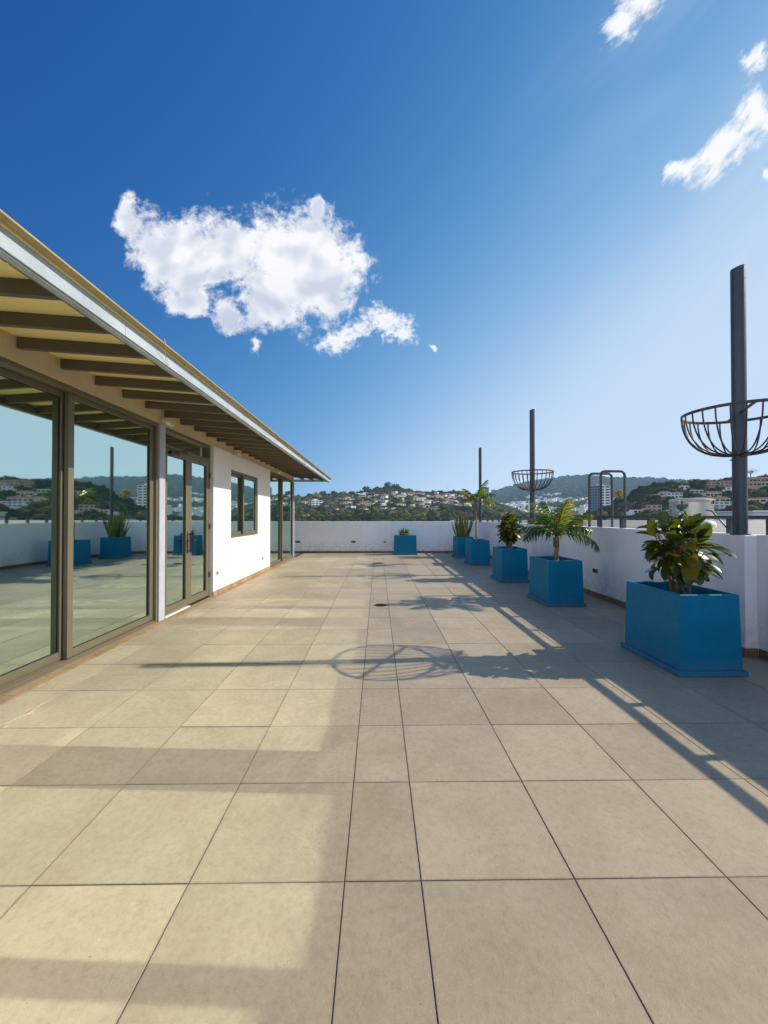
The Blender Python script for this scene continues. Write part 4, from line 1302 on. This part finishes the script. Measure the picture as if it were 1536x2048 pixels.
n1 = g.noise(uv, 11, 10, .64, .25); n2 = g.noise(uv, 30, 9, .66, .35); n6 = g.noise(uv, 75, 7, .65, .3)
def cen(n, k): return g.math('MULTIPLY', g.math('SUBTRACT', n, .5), k)
fb1 = g.math('ADD', g.math('ADD', cen(n1, .80), cen(n2, 1.0)), cen(n6, .45))
fb2 = g.math('ADD', cen(n2, 1.7), cen(n6, 1.3))
fA = g.math('ADD', F1, fb1); fB = g.math('ADD', F2, fb2)
den = g.math('MAXIMUM', g.mapr(fA, -.04, .46, smooth=True), g.mapr(fB, .0, .78, smooth=True))
# streaky clouds on the right, noise stretched along the wind
mp = g.n('ShaderNodeMapping', vector_type='TEXTURE'); g.link(uv, mp.inputs[0]); mp.inputs['Rotation'].default_value = (0, 0, R(50)); mp.inputs['Scale'].default_value = (2.8, 1, 1)
n3 = g.noise(mp.outputs[0], 14, 9, .62, .5); n7 = g.noise(mp.outputs[0], 40, 8, .65, .4)
F3 = union([blob(*q) for q in [(1255, 30, 72, 50, 60), (1290, -30, 80, 50, 50), (1462, 285, 120, 52, 42), (1380, 330, 60, 22, 40), (1530, 215, 70, 60, 40), (1520, 100, 50, 24, 50), (1545, 340, 26, 30, 50)]])
den3 = g.mapr(g.math('ADD', F3, g.math('ADD', cen(n3, 2.4), cen(n7, 1.6))), .05, .85, smooth=True)
# faint high veils towards the sun
mp2 = g.n('ShaderNodeMapping', vector_type='TEXTURE'); g.link(uv, mp2.inputs[0]); mp2.inputs['Rotation'].default_value = (0, 0, R(50)); mp2.inputs['Scale'].default_value = (4.5, 1, 1)
n4 = g.noise(mp2.outputs[0], 2.6, 5, .55, .4)
veil = g.math('MULTIPLY', g.mapr(n4, .42, .72, 0, .46), g.mapr(u, .20, .90, 0, 1, True))
# unseen bright clouds behind the viewer, added to lift the shaded walls
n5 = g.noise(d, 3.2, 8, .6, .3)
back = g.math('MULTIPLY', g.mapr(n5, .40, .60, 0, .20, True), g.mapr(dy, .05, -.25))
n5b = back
den = g.math('MAXIMUM', g.math('MAXIMUM', den, den3), 0.0)
den = g.math('MULTIPLY', den, front)
# cloud shading: thick cores a little grey, billowed
# relief lighting of the cloud: compare the billow noise with a sample shifted toward the sun
shv = g.n('ShaderNodeVectorMath', operation='ADD'); g.link(uv, shv.inputs[0]); shv.inputs[1].default_value = (.030, .034, 0)
m1 = g.noise(uv, 6.5, 3.2, .50, .2); m2 = g.noise(shv.outputs[0], 6.5, 3.2, .50, .2)
lit = g.math('ADD', .50, g.math('MULTIPLY', g.math('SUBTRACT', m1, m2), 4.0))
thick = g.math('MAXIMUM', g.mapr(g.math('ADD', F1, cen(n1, .9)), .10, .55, smooth=True), g.mapr(fB, .5, 1.2, 0, .7, smooth=True))
low = g.mapr(v, .62, .40, 0, .35)
core = g.math('MULTIPLY', thick, g.math('ADD', g.mapr(lit, .80, .20, 0, .75), low), clamp=True)
ccol = g.mix(core, (9.5, 9.7, 10.1), (5.6, 6.3, 7.7))
# sky grade: deep blue away from the sun, pale towards the sun and the horizon, mixed with the Nishita sky
dot = g.n('ShaderNodeVectorMath', operation='DOT_PRODUCT'); g.link(d, dot.inputs[0]); dot.inputs[1].default_value = (math.cos(R(SUN_EL))*math.cos(R(SUN_AZ)), math.cos(R(SUN_EL))*math.sin(R(SUN_AZ)), math.sin(R(SUN_EL)))
zc_ = g.math('MAXIMUM', dz, 0.0)
sp_ = g.math('ADD', g.math('ADD', -.40, g.math('MULTIPLY', g.math('SUBTRACT', 1.0, zc_), 1.36)), g.math('MULTIPLY', dot.outputs['Value'], .88))
sp_ = g.math('SMOOTH_MAX', g.math('SMOOTH_MIN', sp_, 1.03, .25), .0, .12)
def chan(lo, hi): return g.math('EXPONENT', g.math('ADD', math.log(lo), g.math('MULTIPLY', sp_, math.log(hi/lo))))
cc_ = g.n('ShaderNodeCombineColor'); g.link(chan(.105, 5.3), cc_.inputs[0]); g.link(chan(.93, 7.15), cc_.inputs[1]); g.link(chan(3.6, 9.6), cc_.inputs[2])
grade = g.mix(.12, cc_.outputs[0], sky.outputs[0])
skyc = g.mix(g.math('MULTIPLY', veil, front), grade, (6.6, 7.9, 9.3))
skyc = g.mix(den, skyc, ccol)
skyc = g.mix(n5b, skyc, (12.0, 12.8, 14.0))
# unseen bright horizon band left and rear, added to brighten the shaded walls
hz_fill = g.math('MULTIPLY', g.math('MULTIPLY', g.mapr(dy, .45, .0), g.mapr(dx, .35, -.15)), g.mapr(dz, .55, .05, 0, .9, True))
skyc = g.mix(hz_fill, skyc, (17.0, 17.6, 19.0))
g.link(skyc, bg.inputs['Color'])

# sun
sl = bpy.data.lights.new('Sun', 'SUN'); sl.energy = 5.0; sl.angle = R(.45); sl.color = (1.0, .875, .71)
so = bpy.data.objects.new('Sun', sl); col.objects.link(so)
sd = Vector((math.cos(R(SUN_EL))*math.cos(R(SUN_AZ)), math.cos(R(SUN_EL))*math.sin(R(SUN_AZ)), math.sin(R(SUN_EL))))
so.rotation_euler = sd.to_track_quat('Z', 'Y').to_euler(); so.location = sd*50

# camera
cd = bpy.data.cameras.new('Camera'); co = bpy.data.objects.new('Camera', cd); col.objects.link(co)
cd.sensor_fit = 'HORIZONTAL'; cd.sensor_width = 36; cd.lens = 36*FOC/1536; cd.clip_start = .05; cd.clip_end = 60000
co.location = (0, 0, EYE); co.rotation_euler = (R(90+PITCH+.07), 0, R(-YAW))
scene.camera = co
